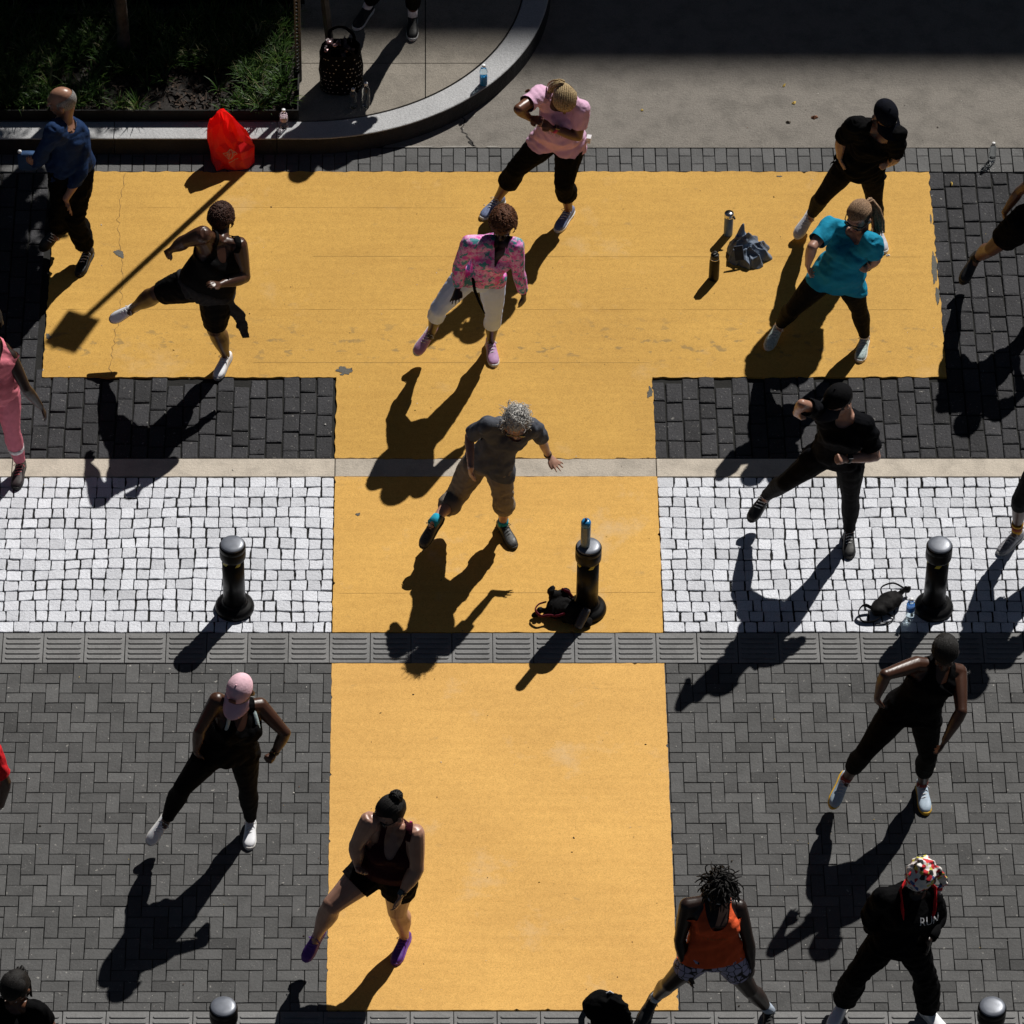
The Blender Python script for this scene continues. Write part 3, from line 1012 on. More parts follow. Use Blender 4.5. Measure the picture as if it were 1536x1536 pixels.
def watch(b, q, band, face, parent):
    j = b.J
    d = nrm(j['wr' + q] - j['el' + q])
    c = j['wr' + q] - d * .025
    u = nrm(np.cross(d, A3(0, 1, 0)))
    v = np.cross(d, u)
    up = nrm(A3(0, -.3, 1) - np.dot(A3(0, -.3, 1), d) * d)
    S = Soup()
    th = np.linspace(0, 2 * np.pi, 17)
    S.tube([c - d * .013, c + d * .013], [.0325, .0325], 16, ends=False)
    o = S.obj('wristwatch', band, parent)
    S = Soup()
    S.box(c + up * .034, nrm(np.cross(d, up)) * .019, d * .021, up * .006)
    S.obj('watch_face', face, o, smooth=False)

# ------------------------------------------------------------------ wardrobe materials
SK_DEEP = skin('skin_deep', (.022, .011, .008))
SK_DARK = skin('skin_dark', (.060, .024, .013))
SK_BROWN = skin('skin_brown', (.14, .060, .034))
SK_TAN = skin('skin_tan', (.34, .18, .12))
SK_LIGHT = skin('skin_light', (.43, .24, .175))
BLACK = cloth('black_cloth', (.0028, .0028, .0034), spec=.07)
BLACK2 = cloth('black_stretch', (.0026, .0026, .003), rough=.75, spec=.08)
CHAR = cloth('charcoal_cloth', (.028, .028, .030), spec=.1)
NAVY = cloth('blue_cloth', (.012, .031, .088), rough=.8, spec=.1)
PINK = cloth('pale_pink_cloth', (.70, .43, .60), var=.05)
TEAL = cloth('teal_cloth', (.014, .25, .40), rough=.8, var=.08, spec=.1)
GREYT = cloth('grey_tee_cloth', (.085, .092, .112), spec=.1, var=.1)
KHAKI = cloth('khaki_cloth', (.185, .155, .125), var=.1)
WHITEL = cloth('white_stretch', (.60, .72, 1.0), var=.02)
ROSE = cloth('rose_cloth', (.72, .20, .26), var=.12)
ROSEL = cloth('rose_stretch', (.60, .17, .23), var=.1)
ORANGE = cloth('orange_cloth', (.80, .11, .03), var=.1)
MAROON = cloth('maroon_cloth', (.034, .004, .010), spec=.1)
MAGENTA = cloth('magenta_strap', (.42, .02, .17))
REDC = cloth('red_cloth', (.62, .012, .02))
CAPPINK = cloth('cap_pink_cloth', (.84, .54, .62), var=.08)
PALE = cloth('pale_mint_strap', (.50, .62, .62))
WHITESH = plain('white_shoe', (.90, .91, .95), .5, nscale=60, var=.04)
GREYSH = plain('grey_shoe', (.50, .50, .55), .65, nscale=60)
BLUESH = plain('blue_grey_knit', (.15, .19, .33), .7, nscale=90, var=.6)
BLKSH = plain('black_shoe', (.006, .006, .007), .5, nscale=60)
LILAC = plain('lilac_shoe', (.48, .26, .47), .6, nscale=60)
PURPLE = plain('purple_shoe', (.10, .02, .25), .55, nscale=60)
MINTSH = plain('mint_shoe', (.40, .50, .49), .6, nscale=70, var=.4)
BLUEYEL = plain('pale_blue_shoe', (.42, .52, .62), .6, nscale=60)
SOLEW = plain('white_sole', (.74, .73, .70), .6)
SOLEB = plain('black_sole', (.008, .008, .008), .6)
SOLEG = plain('grey_sole', (.30, .30, .30), .6)
SOLEY = plain('yellow_sole', (.72, .42, .03), .5)
SOLEP = plain('purple_sole', (.16, .05, .32), .5)
LACEW = plain('white_lace', (.7, .7, .7), .8, bmp=0)
LACEB = plain('black_lace', (.02, .02, .02), .8, bmp=0)
LACEP = plain('purple_lace', (.16, .06, .4), .8, bmp=0)
SOCKW = cloth('white_sock', (.72, .70, .76))
SOCKT = cloth('teal_sock', (.01, .30, .45))
LIP = skin('lip_brown', (.12, .04, .035))
LIPL = skin('lip_pink', (.40, .12, .11))
GLASSB = plain('black_frame', (.012, .012, .012), .25, bmp=0)
LENS = plain('dark_lens', (.01, .01, .012), .06, bmp=0, spec=.8)
WBAND = plain('watch_band', (.015, .015, .016), .5, bmp=0)
WFACE = plain('watch_glass', (.02, .02, .022), .08, bmp=0, spec=.8)
H_BLACK = hairm('black_hair', (.003, .0026, .0026), (.010, .008, .007))
H_AUBURN = hairm('auburn_hair', (.035, .010, .004), (.16, .055, .018))
H_BROWN = hairm('brown_hair', (.07, .035, .017), (.46, .29, .17))
H_GREY = hairm('grey_hair', (.22, .21, .20), (.80, .78, .74))
H_BRAID = hairm('blond_braids', (.12, .075, .035), (.62, .46, .24))
H_RUST = hairm('dark_rust_hair', (.014, .005, .003), (.07, .022, .011))


def floral_mat():
    m, nt, b = new_mat('floral_print')
    co = objco(nt)
    n1 = noise(nt, co, 17, 3, .6)
    n2 = noise(nt, co, 26, 4, .65)
    mp = node(nt, 'ShaderNodeMapping')
    mp.inputs['Location'].default_value = (3, 7, 1)
    link(nt, co, mp.inputs[0])
    n3 = noise(nt, mp.outputs[0], 21, 3, .6)
    base = ramp(nt, n1, [(.36, (.78, .05, .40)), (.47, (.80, .18, .56)), (.54, (.86, .50, .76)), (.62, (.78, .08, .46))])
    c = mixc(nt, ramp(nt, n3, [(.53, 0.), (.57, 1.)]), base, (.06, .30, .34))
    c = mixc(nt, ramp(nt, n2, [(.60, 0.), (.64, .9)]), c, (.84, .66, .78))
    link(nt, c, b.inputs['Base Color'])
    b.inputs['Roughness'].default_value = .7
    bump(nt, b, noise(nt, co, 40, 3), .3, .004)
    return m


def crackle_mat():
    m, nt, b = new_mat('crackle_print')
    co = objco(nt)
    v = node(nt, 'ShaderNodeTexVoronoi', Scale=20.)
    v.feature = 'DISTANCE_TO_EDGE'
    link(nt, co, v.inputs['Vector'])
    c = ramp(nt, v.outputs['Distance'], [(.05, (.012, .012, .015)), (.075, (.42, .40, .58))])
    link(nt, c, b.inputs['Base Color'])
    b.inputs['Roughness'].default_value = .7
    return m


def scarf_mat():
    m, nt, b = new_mat('patterned_scarf')
    co = objco(nt)
    v = node(nt, 'ShaderNodeTexVoronoi', Scale=30.)
    link(nt, co, v.inputs['Vector'])
    sep = node(nt, 'ShaderNodeSeparateColor')
    link(nt, v.outputs['Color'], sep.inputs[0])
    c = ramp(nt, sep.outputs[0], [(0, (.78, .74, .70)), (.30, (.80, .76, .74)), (.34, (.60, .02, .03)), (.50, (.62, .56, .10)), (.62, (.05, .10, .32)), (.74, (.80, .72, .70)), (.88, (.02, .02, .02))], 'CONSTANT')
    link(nt, c, b.inputs['Base Color'])
    b.inputs['Roughness'].default_value = .75
    bump(nt, b, noise(nt, co, 30, 3), .4, .006)
    return m


FLORAL, CRACKLE, SCARF = floral_mat(), crackle_mat(), scarf_mat()

FIT = lambda x: .004           # close fit
BAGGY = lambda x: .022 + .012 * max(0, x - 1)
FLARE = lambda x: .012 + .030 * max(0, x - .9)
CAPRI = lambda x: .011 if x < 1 else .013 + .012 * (x - 1)


def person(key, label, sk, **kw):
    b = Body(POSES[key], **kw)
    if key == 'sidewalk':
        b.base_z = .17
    V, F = b.body()
    base = (b.J['anL'] + b.J['anR']) / 2
    base = A3(base[0], base[1], b.base_z)
    o = mesh_obj('person', V, F, sk, loc=base)
    props(o, label, 'person', 'people dancing in the street')
    return b, o


def dress(o, name, VF, mat, label=None):
    c = mesh_obj(name, VF[0], VF[1], mat, o)
    if label:
        c['label'] = label
    return c


def shoes(b, o, up, sole, lace=None, sock=None):
    for q in 'LR':
        shoe(b, q, up, sole, o, lace, sock)


def strands(b, S, n, length, r, spread=1., droop=.6, lo=.1, curl=.0, seed=1, back=.2, seg=5, cone=1.0):
    rg = np.random.default_rng(seed)
    k = b.hs * b.k
    c = b.hc + b.u * .022 * k - b.f * .01 * k
    for i in range(n):
        z = rg.uniform(lo, 1.)
        th = rg.uniform(0, 2 * np.pi)
        s_ = math.sqrt(1 - z * z)
        d = b.side * s_ * math.cos(th) + b.f * s_ * math.sin(th) + b.u * z
        if np.dot(d, b.f) > .62 and z < .55:
            continue
        p = c + b.side * np.dot(d, b.side) * .078 * k + b.f * np.dot(d, b.f) * .097 * k + b.u * np.dot(d, b.u) * .095 * k
        L = length * rg.uniform(.6, 1.25)
        dr = nrm(d * spread - b.f * back + rg.normal(size=3) * .25)
        pts = [p - d * .004]
        w = rg.normal(size=3)
        for e in range(seg):
            dr = nrm(dr - A3(0, 0, 1) * droop / seg + (np.cross(w, dr) * curl + rg.normal(size=3) * curl * .6))
            p = p + dr * L / seg
            pts.append(p)
        S.tube(pts, [r] * (len(pts) - 1) + [r * .5 * cone], 6, ends=False)


# ------------------------------------------------------------------ the people
def build_people():
    # 1 older man at the left
    b, o = person('old_man', 'balding older man in a blue long-sleeved shirt turned to the left', SK_TAN, H=1.74, yaw=-98, pitch=12, handR='open', belly=.02, girth=1.05)
    dress(o, 'long_sleeved_shirt', top_garment(b, 'long', hem=-.04, loose=.016, sleeve=.93, scoop=.05, neck=.07), NAVY)
    dress(o, 'trousers', bottom_garment(b, 1.82, .008, .2, BAGGY, .004), BLACK)
    shoes(b, o, BLKSH, SOLEB, LACEW, (cloth('black_sock', (.012, .012, .014)), .10))
    k = b.hs * b.k
    c = b.hc + b.u * .022 * k - b.f * .010 * k
    V, F = ell_grid(c, b.side * .0765 * k, b.f * .0965 * k, b.u * .0935 * k)

    def fringe(Vv):
        D = Vv - b.hc
        return np.maximum.reduce([D @ b.f - .022, D @ b.u - (.078 - .30 * (D @ b.f + .09)), -.065 - D @ b.u])
    V, F = cut(V, F, [fringe])
    dress(o, 'hair', (V, F), hairm('short_grey_hair', (.10, .10, .10), (.34, .33, .32)))
    face_parts(b, o, SK_TAN, LIPL)
    S = Soup()
    S.tube([b.N + b.fr * .075 + b.as_ * .05 + b.up * .01, b.N + b.fr * .10 - b.up * .10, b.N + b.fr * .075 - b.as_ * .05 + b.up * .01], [.003] * 3, 6)
    S.obj('necklace', plain('silver_chain', (.6, .6, .58), .3, 1., bmp=0), o)
    B0 = b

    # 2 tank top with shirt round the waist
    b, o = person('tank_waist_shirt', 'woman in black tank top, shirt tied round her waist, kicking out one white sneaker', SK_DARK, H=1.66, yaw=-12, pitch=24, girth=1.20, waist=1.18, bust=.035, belly=.025, arm=1.42, leg=1.28, hip=1.08, handL='relaxed', handR='relaxed')
    dress(o, 'tank_top', top_garment(b, 'tank', hem=.05, loose=.004, scoop=.11, strap=.108, scw=.060), BLACK2)
    dress(o, 'shorts', bottom_garment(b, .86, .008, .2, lambda x: .012, .002), BLACK2)
    S = Soup()
    rings = []
    for t, e in ((-.14, .012), (-.10, .030), (-.02, .034), (.08, .030), (.13, .012)):
        w = [r for r in b.torso_rows()]
        tw = np.interp(t, [r[0] for r in w], [r[1] for r in w])
        td = np.interp(t, [r[0] for r in w], [r[2] for r in w])
        of = np.interp(t, [r[0] for r in w], [r[3] for r in w])
        rings.append(b.st(t, tw, td, of, e))
    S.loft(rings, 24, power=2.3)
    hipR = b.J['hipR'] + b.ah * .10 + b.frh * .02
    pe = TAIL_END
    S.tube([hipR + b.frh * .03, hipR * .55 + pe * .45 + A3(.02, 0, .02), pe], [(.045, .018), (.055, .012), (.035, .008)], 12, flat=A3(1, 0, .2))
    V, F = voxel(S, .0085, 2)
    V = wrinkle(V, F, .007, 17, 8)
    dress(o, 'tied_shirt', (V, F), CHAR)
    shoes(b, o, WHITESH, SOLEG, LACEW)
    afro(b, H_RUST, o, 1.22, 3)
    face_parts(b, o, SK_DARK, LIP)

    # 3 pink tee, blond braids, looking at her watch
    b, o = person('pink_tee', 'woman with blond braids in a pale pink tee, bending her head over her watch', SK_BROWN, H=1.66, yaw=-6, pitch=52, girth=1.06, waist=1.10, bust=.04, belly=.035, arm=1.14, leg=1.12, hip=1.03, handL='relaxed', handR='relaxed')
    tee = dress(o, 'tee_shirt', top_garment(b, 'tee', hem=-.10, loose=.010, sleeve=.62, scoop=.06, neck=.078, over=.016), PINK)
    dress(o, 'capri_leggings', bottom_garment(b, 1.52, .008, .2, CAPRI, .002), BLACK)
    shoes(b, o, BLUESH, SOLEW, LACEW)
    k = b.hs * b.k

    def braids(S):
        c = b.hc + b.u * .022 * k - b.f * .01 * k
        rg = np.random.default_rng(5)
        tail = c - b.f * .10 * k + b.u * .045 * k + b.side * .03
        for i in range(15):
            a = -1.2 + 2.4 * i / 14
            pts = []
            for e in np.linspace(0, 1, 9):
                ph = R(62 - 150 * e)
                d = b.f * math.sin(ph) * math.cos(a * .9) + b.side * math.sin(a) * (math.cos(ph) * .45 + .62) + b.u * math.cos(ph) * math.cos(a * .9)
                d = nrm(d)
                pp = c + b.side * np.dot(d, b.side) * .086 * k + b.f * np.dot(d, b.f) * .106 * k + b.u * np.dot(d, b.u) * .105 * k
                pts.append(pp * (1 - max(0, e - .75) * 3.2) + tail * max(0, e - .75) * 3.2 if e > .75 else pp)
            S.tube(pts, [.0088 + .0016 * (e_ % 2) for e_ in range(9)], 6)
        for i in range(18):
            o_ = rg.normal(size=3) * .02
            p = tail + o_ * .5
            pts = [p]
            dr = nrm(-b.f * .3 + b.side * .9 + o_ * 6)
            for e in range(6):
                dr = nrm(dr + A3(.02, .05, -.42) + rg.normal(size=3) * .05)
                p = p + dr * .028
                pts.append(p)
            S.tube(pts, [.008] * 6 + [.005], 6)
    h = scalp(b, hairm('dark_blond_roots', (.03, .018, .009), (.09, .055, .028)), o, 1.03, front=.055, brow=.04, nape=-.05, amp=.002, freq=90)
    S = Soup()
    braids(S)
    S.obj('braids', H_BRAID, h)
    face_parts(b, o, SK_BROWN, LIP)
    watch(b, 'R', plain('pink_band', (.45, .03, .10), .6, bmp=0), WFACE, o)
    S = Soup()
    hp = b.J['hipR'] + b.ah * .13 + b.up * .03
    S.box(hp, b.ah * .018, b.frh * .022, b.up * .030)
    S.obj('belt_phone', plain('white_plastic', (.7, .7, .72), .4), o, smooth=False)
    V2, F2 = strokes([(-.10, .10, .035, .024), (-.12, .12, -.005, .034), (-.12, .12, -.05, .03)], 3)
    project_marks(V2, F2, tee, b.N - b.up * .22, b.as_, b.up, -b.fr, plain('grey_print', (.22, .20, .25), .8, bmp=0), 'lettering', .003)

    # 4 floral top, white capris
    b, o = person('floral', 'woman in pink floral zip top and white capri leggings', SK_DEEP, H=1.68, yaw=-12, pitch=24, girth=.97, bust=.028, belly=.01, waist=.95, arm=.92, leg=1.04, handL='open', handR='relaxed', hip=1.0)
    ft = dress(o, 'zip_top', top_garment(b, 'long', hem=.02, loose=.002, sleeve=.97, scoop=.155, neck=.044, vneck=True), FLORAL)
    dress(o, 'capri_leggings', bottom_garment(b, 1.42, .007, .22, FIT, .0015), WHITEL)
    shoes(b, o, LILAC, SOLEW, LACEW)
    afro(b, H_AUBURN, o, 1.27, 4)
    face_parts(b, o, SK_DEEP, LIP)
    S = Soup()
    p0 = b.M + b.frh * .10 - b.ah * .10 + b.up * .10
    S.tube([p0, p0 * .72 + STRAP_END * .28 + A3(-.012, -.02, 0), p0 * .36 + STRAP_END * .64 + A3(-.008, -.02, 0), STRAP_END], [.013, .012, .010, .005], 8)
    S.obj('hanging_strap', BLACK, o)
    S = Soup()
    z0 = b.N + b.fr * (.112 + b.bust * .6) - b.up * .14
    S.tube([z0, z0 - b.up * .09 + b.fr * .006], [.0028, .0028], 6)
    S.obj('zip', plain('zip_metal', (.25, .05, .12), .4, .6, bmp=0), ft)

    # 5 black cap at the back
    b, o = person('black_cap', 'person in black cap and black clothes behind the woman in the teal tee', SK_TAN, H=1.72, yaw=24, pitch=34, girth=1.03, leg=.98, arm=1.02, bust=.02, handL='open', handR='fist')
    dress(o, 'tee_shirt', top_garment(b, 'tee', hem=-.12, loose=.020, sleeve=.85, scoop=.05), BLACK)
    dress(o, 'leggings', bottom_garment(b, 1.92, .006, .2, FIT, .001), BLACK2)
    shoes(b, o, GREYSH, SOLEW, LACEW)
    scalp(b, H_BLACK, o, .995, nape=-.07, amp=.002)
    cap_hat(b, cloth('dark_navy_cap', (.004, .005, .010), spec=.1), cloth('dark_navy_cap', (.004, .005, .010), spec=.1), o)
    face_parts(b, o, SK_TAN, LIPL)

    # 6 teal tee
    b, o = person('teal_tee', 'woman in a bright teal tee and sunglasses with a light brown ponytail', SK_LIGHT, H=1.68, yaw=-38, pitch=18, girth=1.04, waist=1.10, bust=.035, belly=.028, arm=1.08, leg=1.08, handL='relaxed', handR='fist')
    dress(o, 'tee_shirt', top_garment(b, 'tee', hem=-.12, loose=.015, sleeve=.72, scoop=.05, neck=.078), TEAL)
    dress(o, 'leggings', bottom_garment(b, 1.92, .006, .2, FIT, .001), BLACK2)
    shoes(b, o, MINTSH, SOLEW, LACEW, (SOCKW, .07))
    h = scalp(b, hairm('brown_roots', (.022, .011, .006), (.07, .038, .02)), o, 1.045, front=.05, brow=.045, nape=-.06, amp=.0016, freq=120)
    S = Soup()
    combed(b, S, b.hc - b.f * .115 + b.u * .06, 44, .0042)
    S.obj('combed_hair', H_BROWN, h)
    k = b.hs * b.k
    t0 = b.hc - b.f * .10 * k + b.u * .05 * k
    S = Soup()
    rg = np.random.default_rng(4)
    for i in range(26):
        q = rg.normal(size=3) * .016
        S.tube([t0 + b.f * .03, t0 + A3(.03, .01, .005) + q * .5, t0 + A3(.062, -.01, -.06) + q, t0 + A3(.085, -.045, -.15) + q * 1.3, t0 + A3(.088, -.075, -.24) + q * 1.5], [.012, .013, .013, .011, .004], 7)
    S.obj('ponytail', H_BROWN, h)
    face_parts(b, o, SK_LIGHT, LIPL)
    sunglasses(b, o, GLASSB, LENS)
    watch(b, 'R', WBAND, WFACE, o)

    # 7 cut by the right edge
    b, o = person('edge_shorts', 'person in black shorts and black shoes, half cut off by the right edge', SK_BROWN, H=1.72, pitch=25, handL='relaxed', leg=1.05)
    dress(o, 'tee_shirt', top_garment(b, 'tee', hem=-.10, loose=.018, sleeve=.4, scoop=.05), BLACK)
    dress(o, 'shorts', bottom_garment(b, .62, .010, .2, lambda x: .02, .003), BLACK)
    shoes(b, o, BLKSH, SOLEB, None, (cloth('black_sock', (.012, .012, .014)), .09))
    scalp(b, H_BLACK, o, 1.1)
    face_parts(b, o, SK_BROWN, LIP)

    # 8 grey hair
    b, o = person('gray_hair', 'person with curly grey hair, grey tee and rolled khaki trousers, arms spread', SK_LIGHT, H=1.68, yaw=-6, pitch=36, girth=.97, waist=1.02, handL='relaxed', handR='flat', arm=.90, leg=.95)
    dress(o, 'tee_shirt', top_garment(b, 'tee', hem=-.02, loose=.012, sleeve=.80, scoop=.05, neck=.07, over=.016), GREYT)
    dress(o, 'rolled_trousers', bottom_garment(b, 1.33, .008, .22, lambda x: .014 + .006 * x, .003), KHAKI)
    for q in 'LR':
        S = Soup()
        a, e = b.J['kn' + q], b.J['an' + q]
        bk = b.legback(q)
        c = a + (e - a) * .30 + bk * .014
        d = nrm(e - a)
        S.tube([c - d * .04, c - d * .02, c + d * .02, c + d * .032], [.080, .090, .092, .082], 18, ends=True)
        V, F = S.verts(), S.F
        V = wrinkle(V, F, .004, 30, 3)
        dress(o, 'trouser_cuff', (V, F), KHAKI)
    shoes(b, o, plain('dark_trail_shoe', (.035, .036, .036), .55, nscale=80, var=.7), SOLEB, LACEB, (SOCKT, .055))
    k = b.hs * b.k

    def curls(S):
        strands(b, S, 520, .072, .0022, 1., .45, -.2, .55, 9, back=.35, seg=5)
    scalp(b, H_GREY, o, 1.10, front=.045, brow=.05, nape=-.07, amp=.005, freq=95, extra=curls)
    face_parts(b, o, SK_LIGHT, LIPL)
    S = Soup()
    wj, ej = b.J['wrR'], b.J['elR']
    d = nrm(wj - ej)
    S.tube([wj - d * .03, wj - d * .012], [.031, .031], 14, ends=False)
    S.obj('bracelet', WBAND, o)
    sunglasses(b, o, GLASSB, LENS)

    # 9 black cap with watch
    b, o = person('black_cap_watch', 'person all in black with a black cap, fists raised, standing on the white cobbles', SK_LIGHT, H=1.76, yaw=-52, pitch=20, girth=1.03, arm=1.0, leg=1.03, bust=.02, handL='fist', handR='fist')
    dress(o, 'tee_shirt', top_garment(b, 'tee', hem=-.08, loose=.018, sleeve=.74, scoop=.05), cloth('black_tee_cloth', (.003, .0033, .005), spec=.08))
    dress(o, 'leggings', bottom_garment(b, 1.94, .006, .2, FIT, .001), BLACK2)
    shoes(b, o, BLKSH, SOLEB, LACEW)
    h = scalp(b, H_BLACK, o, .995, nape=-.08, amp=.002)
    cap_hat(b, cloth('black_cap_cloth', (.004, .004, .005), spec=.1), cloth('brim_cloth', (.018, .021, .030)), o)
    face_parts(b, o, SK_LIGHT, LIPL)
    watch(b, 'R', WBAND, WFACE, o)

    # 10 right edge, yellow socks
    b, o = person('edge_socks', 'person with yellow and red socks and grey sneakers at the right edge', SK_DARK, H=1.68, pitch=20)
    dress(o, 'tee_shirt', top_garment(b, 'tee', hem=-.10, loose=.018, sleeve=.6, scoop=.05), BLACK)
    dress(o, 'leggings', bottom_garment(b, 1.22, .008, .2, FIT, .001), BLACK2)
    shoes(b, o, plain('grey_run_shoe', (.22, .22, .24), .6, nscale=80, var=.7), SOLEG, LACEW)
    sk = [cloth('ochre_sock', (.45, .23, .02)), cloth('rust_sock', (.16, .03, .012))]
    for q in 'LR':
        a, e = b.J['an' + q], b.J['kn' + q]
        d = nrm(e - a)
        S = Soup()
        for i, (u0, u1) in enumerate(((-.01, .03), (.03, .075), (.075, .095))):
            S.mi = [0, 1, 0][i]
            S.tube([a + d * u0, a + d * u1], [.042 + .002 * i, .043 + .002 * i], 14, ends=False)
        S.obj('sock', sk, o)
    scalp(b, H_BLACK, o, 1.1)
    face_parts(b, o, SK_DARK, LIP)

    # 11 left edge, pink set
    b, o = person('pink_set', 'woman in matching pink top and pink leggings at the left edge', SK_DEEP, H=1.68, yaw=0, pitch=20, bust=.02, arm=1.05, leg=1.05, handR='relaxed')
    dress(o, 'vest_top', top_garment(b, 'tank', hem=-.10, loose=.010, scoop=.10, strap=.10), ROSE)
    dress(o, 'leggings', bottom_garment(b, 1.90, .006, .22, FIT, .001), ROSEL)
    for q in 'LR':
        a, e = b.J['kn' + q], b.J['an' + q]
        d = nrm(e - a)
        bk = b.legback(q)
        S = Soup()
        c = a + d * np.linalg.norm(e - a) * .57 + bk * .011
        S.tube([c - d * .022 + A3(0, 0, .0), c + d * .022], [.063 * b.leg, .059 * b.leg], 18, ends=False)
        S.obj('calf_band', cloth('white_band', (.66, .60, .62)), o)
    shoes(b, o, plain('black_rose_shoe', (.025, .016, .018), .5, nscale=30, var=.8), SOLEB, plain('rose_lace', (.70, .16, .18), .7, bmp=0))
    scalp(b, H_BLACK, o, 1.1)
    face_parts(b, o, SK_DEEP, LIP)

    # 12 pink cap
    b, o = person('pink_cap', 'woman in pale pink cap, black tank top and bright white sneakers', SK_DARK, H=1.70, yaw=-24, pitch=32, girth=1.06, bust=.035, waist=1.06, arm=1.12, leg=1.06, handL='relaxed', handR='fist', hip=1.05)
    dress(o, 'tank_top', top_garment(b, 'tank', hem=-.14, loose=.014, scoop=.12, strap=.104, scw=.060), BLACK)
    dress(o, 'leggings', bottom_garment(b, 1.92, .007, .2, FIT, .001), BLACK2)
    for q in (-1, 1):
        S = Soup()
        p = [b.N + b.as_ * q * (.085 + .01) + b.up * .012 - b.fr * .02, b.N + b.as_ * q * .108 + b.fr * .085 - b.up * .05, b.N + b.as_ * q * .125 + b.fr * .115 - b.up * .12]
        S.tube([v + b.fr * .016 for v in p], [(.015, .005)] * 3, 8, flat=b.as_)
        S.obj('bra_strap', PALE, o)
    shoes(b, o, WHITESH, SOLEW, LACEW)
    scalp(b, H_BLACK, o, .995, nape=-.06, amp=.002)
    cap_hat(b, CAPPINK, CAPPINK, o, patch=plain('leather_patch', (.14, .05, .03), .6))
    face_parts(b, o, SK_DARK, LIP)
    watch(b, 'R', WBAND, WFACE, o)

    # 13 left edge red shirt
    b, o = person('red_shirt', 'person in a red short-sleeved shirt, mostly cut off by the left edge', SK_DARK, H=1.72, pitch=20)
    dress(o, 'tee_shirt', top_garment(b, 'tee', hem=-.10, loose=.018, sleeve=.75, scoop=.05), REDC)
    dress(o, 'leggings', bottom_garment(b, 1.9, .007, .2, FIT, .001), BLACK2)
    shoes(b, o, WHITESH, SOLEW, LACEW)
    scalp(b, H_BLACK, o, 1.1)
    face_parts(b, o, SK_DARK, LIP)

    # 14 bun and purple shoes
    b, o = person('bun', 'woman with a dark hair bun, sunglasses, dark red tank, black shorts and purple sneakers', SK_LIGHT, H=1.66, yaw=-55, pitch=18, girth=1.15, waist=1.14, bust=.045, belly=.03, arm=1.42, leg=1.32, hip=1.06, handL='relaxed', handR='relaxed')
    dress(o, 'tank_top', top_garment(b, 'tank', hem=.06, loose=.006, scoop=.15, strap=.106, scw=.056), MAROON)
    dress(o, 'shorts', bottom_garment(b, .42, .008, .26, lambda x: .010, .002), BLACK)
    for q in (-1, 1):
        S = Soup()
        p = [b.N + b.as_ * q * .112 + b.up * .020 - b.fr * .045, b.N + b.as_ * q * .112 + b.up * .036, b.N + b.as_ * q * .112 + b.fr * .075 - b.up * .01]
        S.tube(p, [(.011, .004)] * 3, 8, flat=b.as_)
        S.obj('bra_strap', MAGENTA, o)
    shoes(b, o, PURPLE, SOLEP, LACEP)
    h = scalp(b, H_BLACK, o, 1.07, front=.05, brow=.05, nape=-.06, amp=.002, extra=lambda S: combed(b, S, b.hc - b.f * .10 + b.u * .09, 50, .0036))
    k = b.hs * b.k
    S = Soup()
    c = b.hc - b.f * .075 * k + b.u * .10 * k
    rg = np.random.default_rng(2)
    S.sph(c, .040)
    for i in range(26):
        a = nrm(rg.normal(size=3))
        e = nrm(np.cross(a, rg.normal(size=3)))
        S.tube([c + a * .040 * math.cos(t) + e * .046 * math.sin(t) for t in np.linspace(0, 3.6, 7)], [.008] * 7, 6)
    S.obj('bun', H_BLACK, h)
    face_parts(b, o, SK_LIGHT, LIPL)
    sunglasses(b, o, GLASSB, LENS)
    watch(b, 'R', plain('brown_band', (.05, .025, .015), .6, bmp=0), WFACE, o)

    # 15 dark figure bending
    b, o = person('dark_bend', 'person in black vest and leggings with yellow-soled sneakers, one hand on the knee', SK_DARK, H=1.76, yaw=-8, pitch=34, girth=1.04, arm=1.1, leg=1.08, bust=.02, handL='relaxed', handR='relaxed')
    dress(o, 'vest_top', top_garment(b, 'tank', hem=-.10, loose=.012, scoop=.09, strap=.112, scw=.062), BLACK)
    dress(o, 'leggings', bottom_garment(b, 1.62, .006, .2, FIT, .001), BLACK2)
    shoes(b, o, BLUEYEL, SOLEY, LACEW, (cloth('rust_anklet', (.25, .05, .04)), .05))
    scalp(b, H_BLACK, o, 1.09, front=.05, nape=-.06, amp=.004, extra=lambda S: combed(b, S, b.hc - b.f * .12 + b.u * .0, 40))
    face_parts(b, o, SK_DARK, LIP)

    # 16 orange tank, locs
    b, o = person('orange_tank', 'person with short black locs in an orange tank top and patterned shorts', SK_DEEP, H=1.68, yaw=2, pitch=46, girth=1.04, bust=.03, arm=1.14, leg=1.08, handL='open', handR='relaxed', waist=1.05)
    ot = dress(o, 'tank_top', top_garment(b, 'tank', hem=-.06, loose=.012, scoop=.185, strap=.098, scw=.088), ORANGE)
    dress(o, 'shorts', bottom_garment(b, .50, .008, .22, FIT, .001), CRACKLE)
    shoes(b, o, BLKSH, SOLEB, LACEB, (cloth('pale_blue_sock', (.45, .52, .62)), .085))
    h = scalp(b, H_BLACK, o, 1.08, front=.07, brow=.03, nape=-.08, amp=.004)
    S = Soup()
    strands(b, S, 210, .095, .0048, .8, 2.1, -.3, .16, 21, back=.12, seg=6)
    S.obj('locs', H_BLACK, h)
    face_parts(b, o, SK_DEEP, LIP)
    sunglasses(b, o, plain('white_frame', (.75, .75, .76), .3, bmp=0), LENS)
    V2, F2 = strokes([(-.09, .07, 0, .020)], 6)
    project_marks(V2, F2, ot, b.N - b.up * .27, b.as_, b.up, -b.fr, plain('dull_print', (.40, .12, .03), .8, bmp=0), 'lettering', .003)

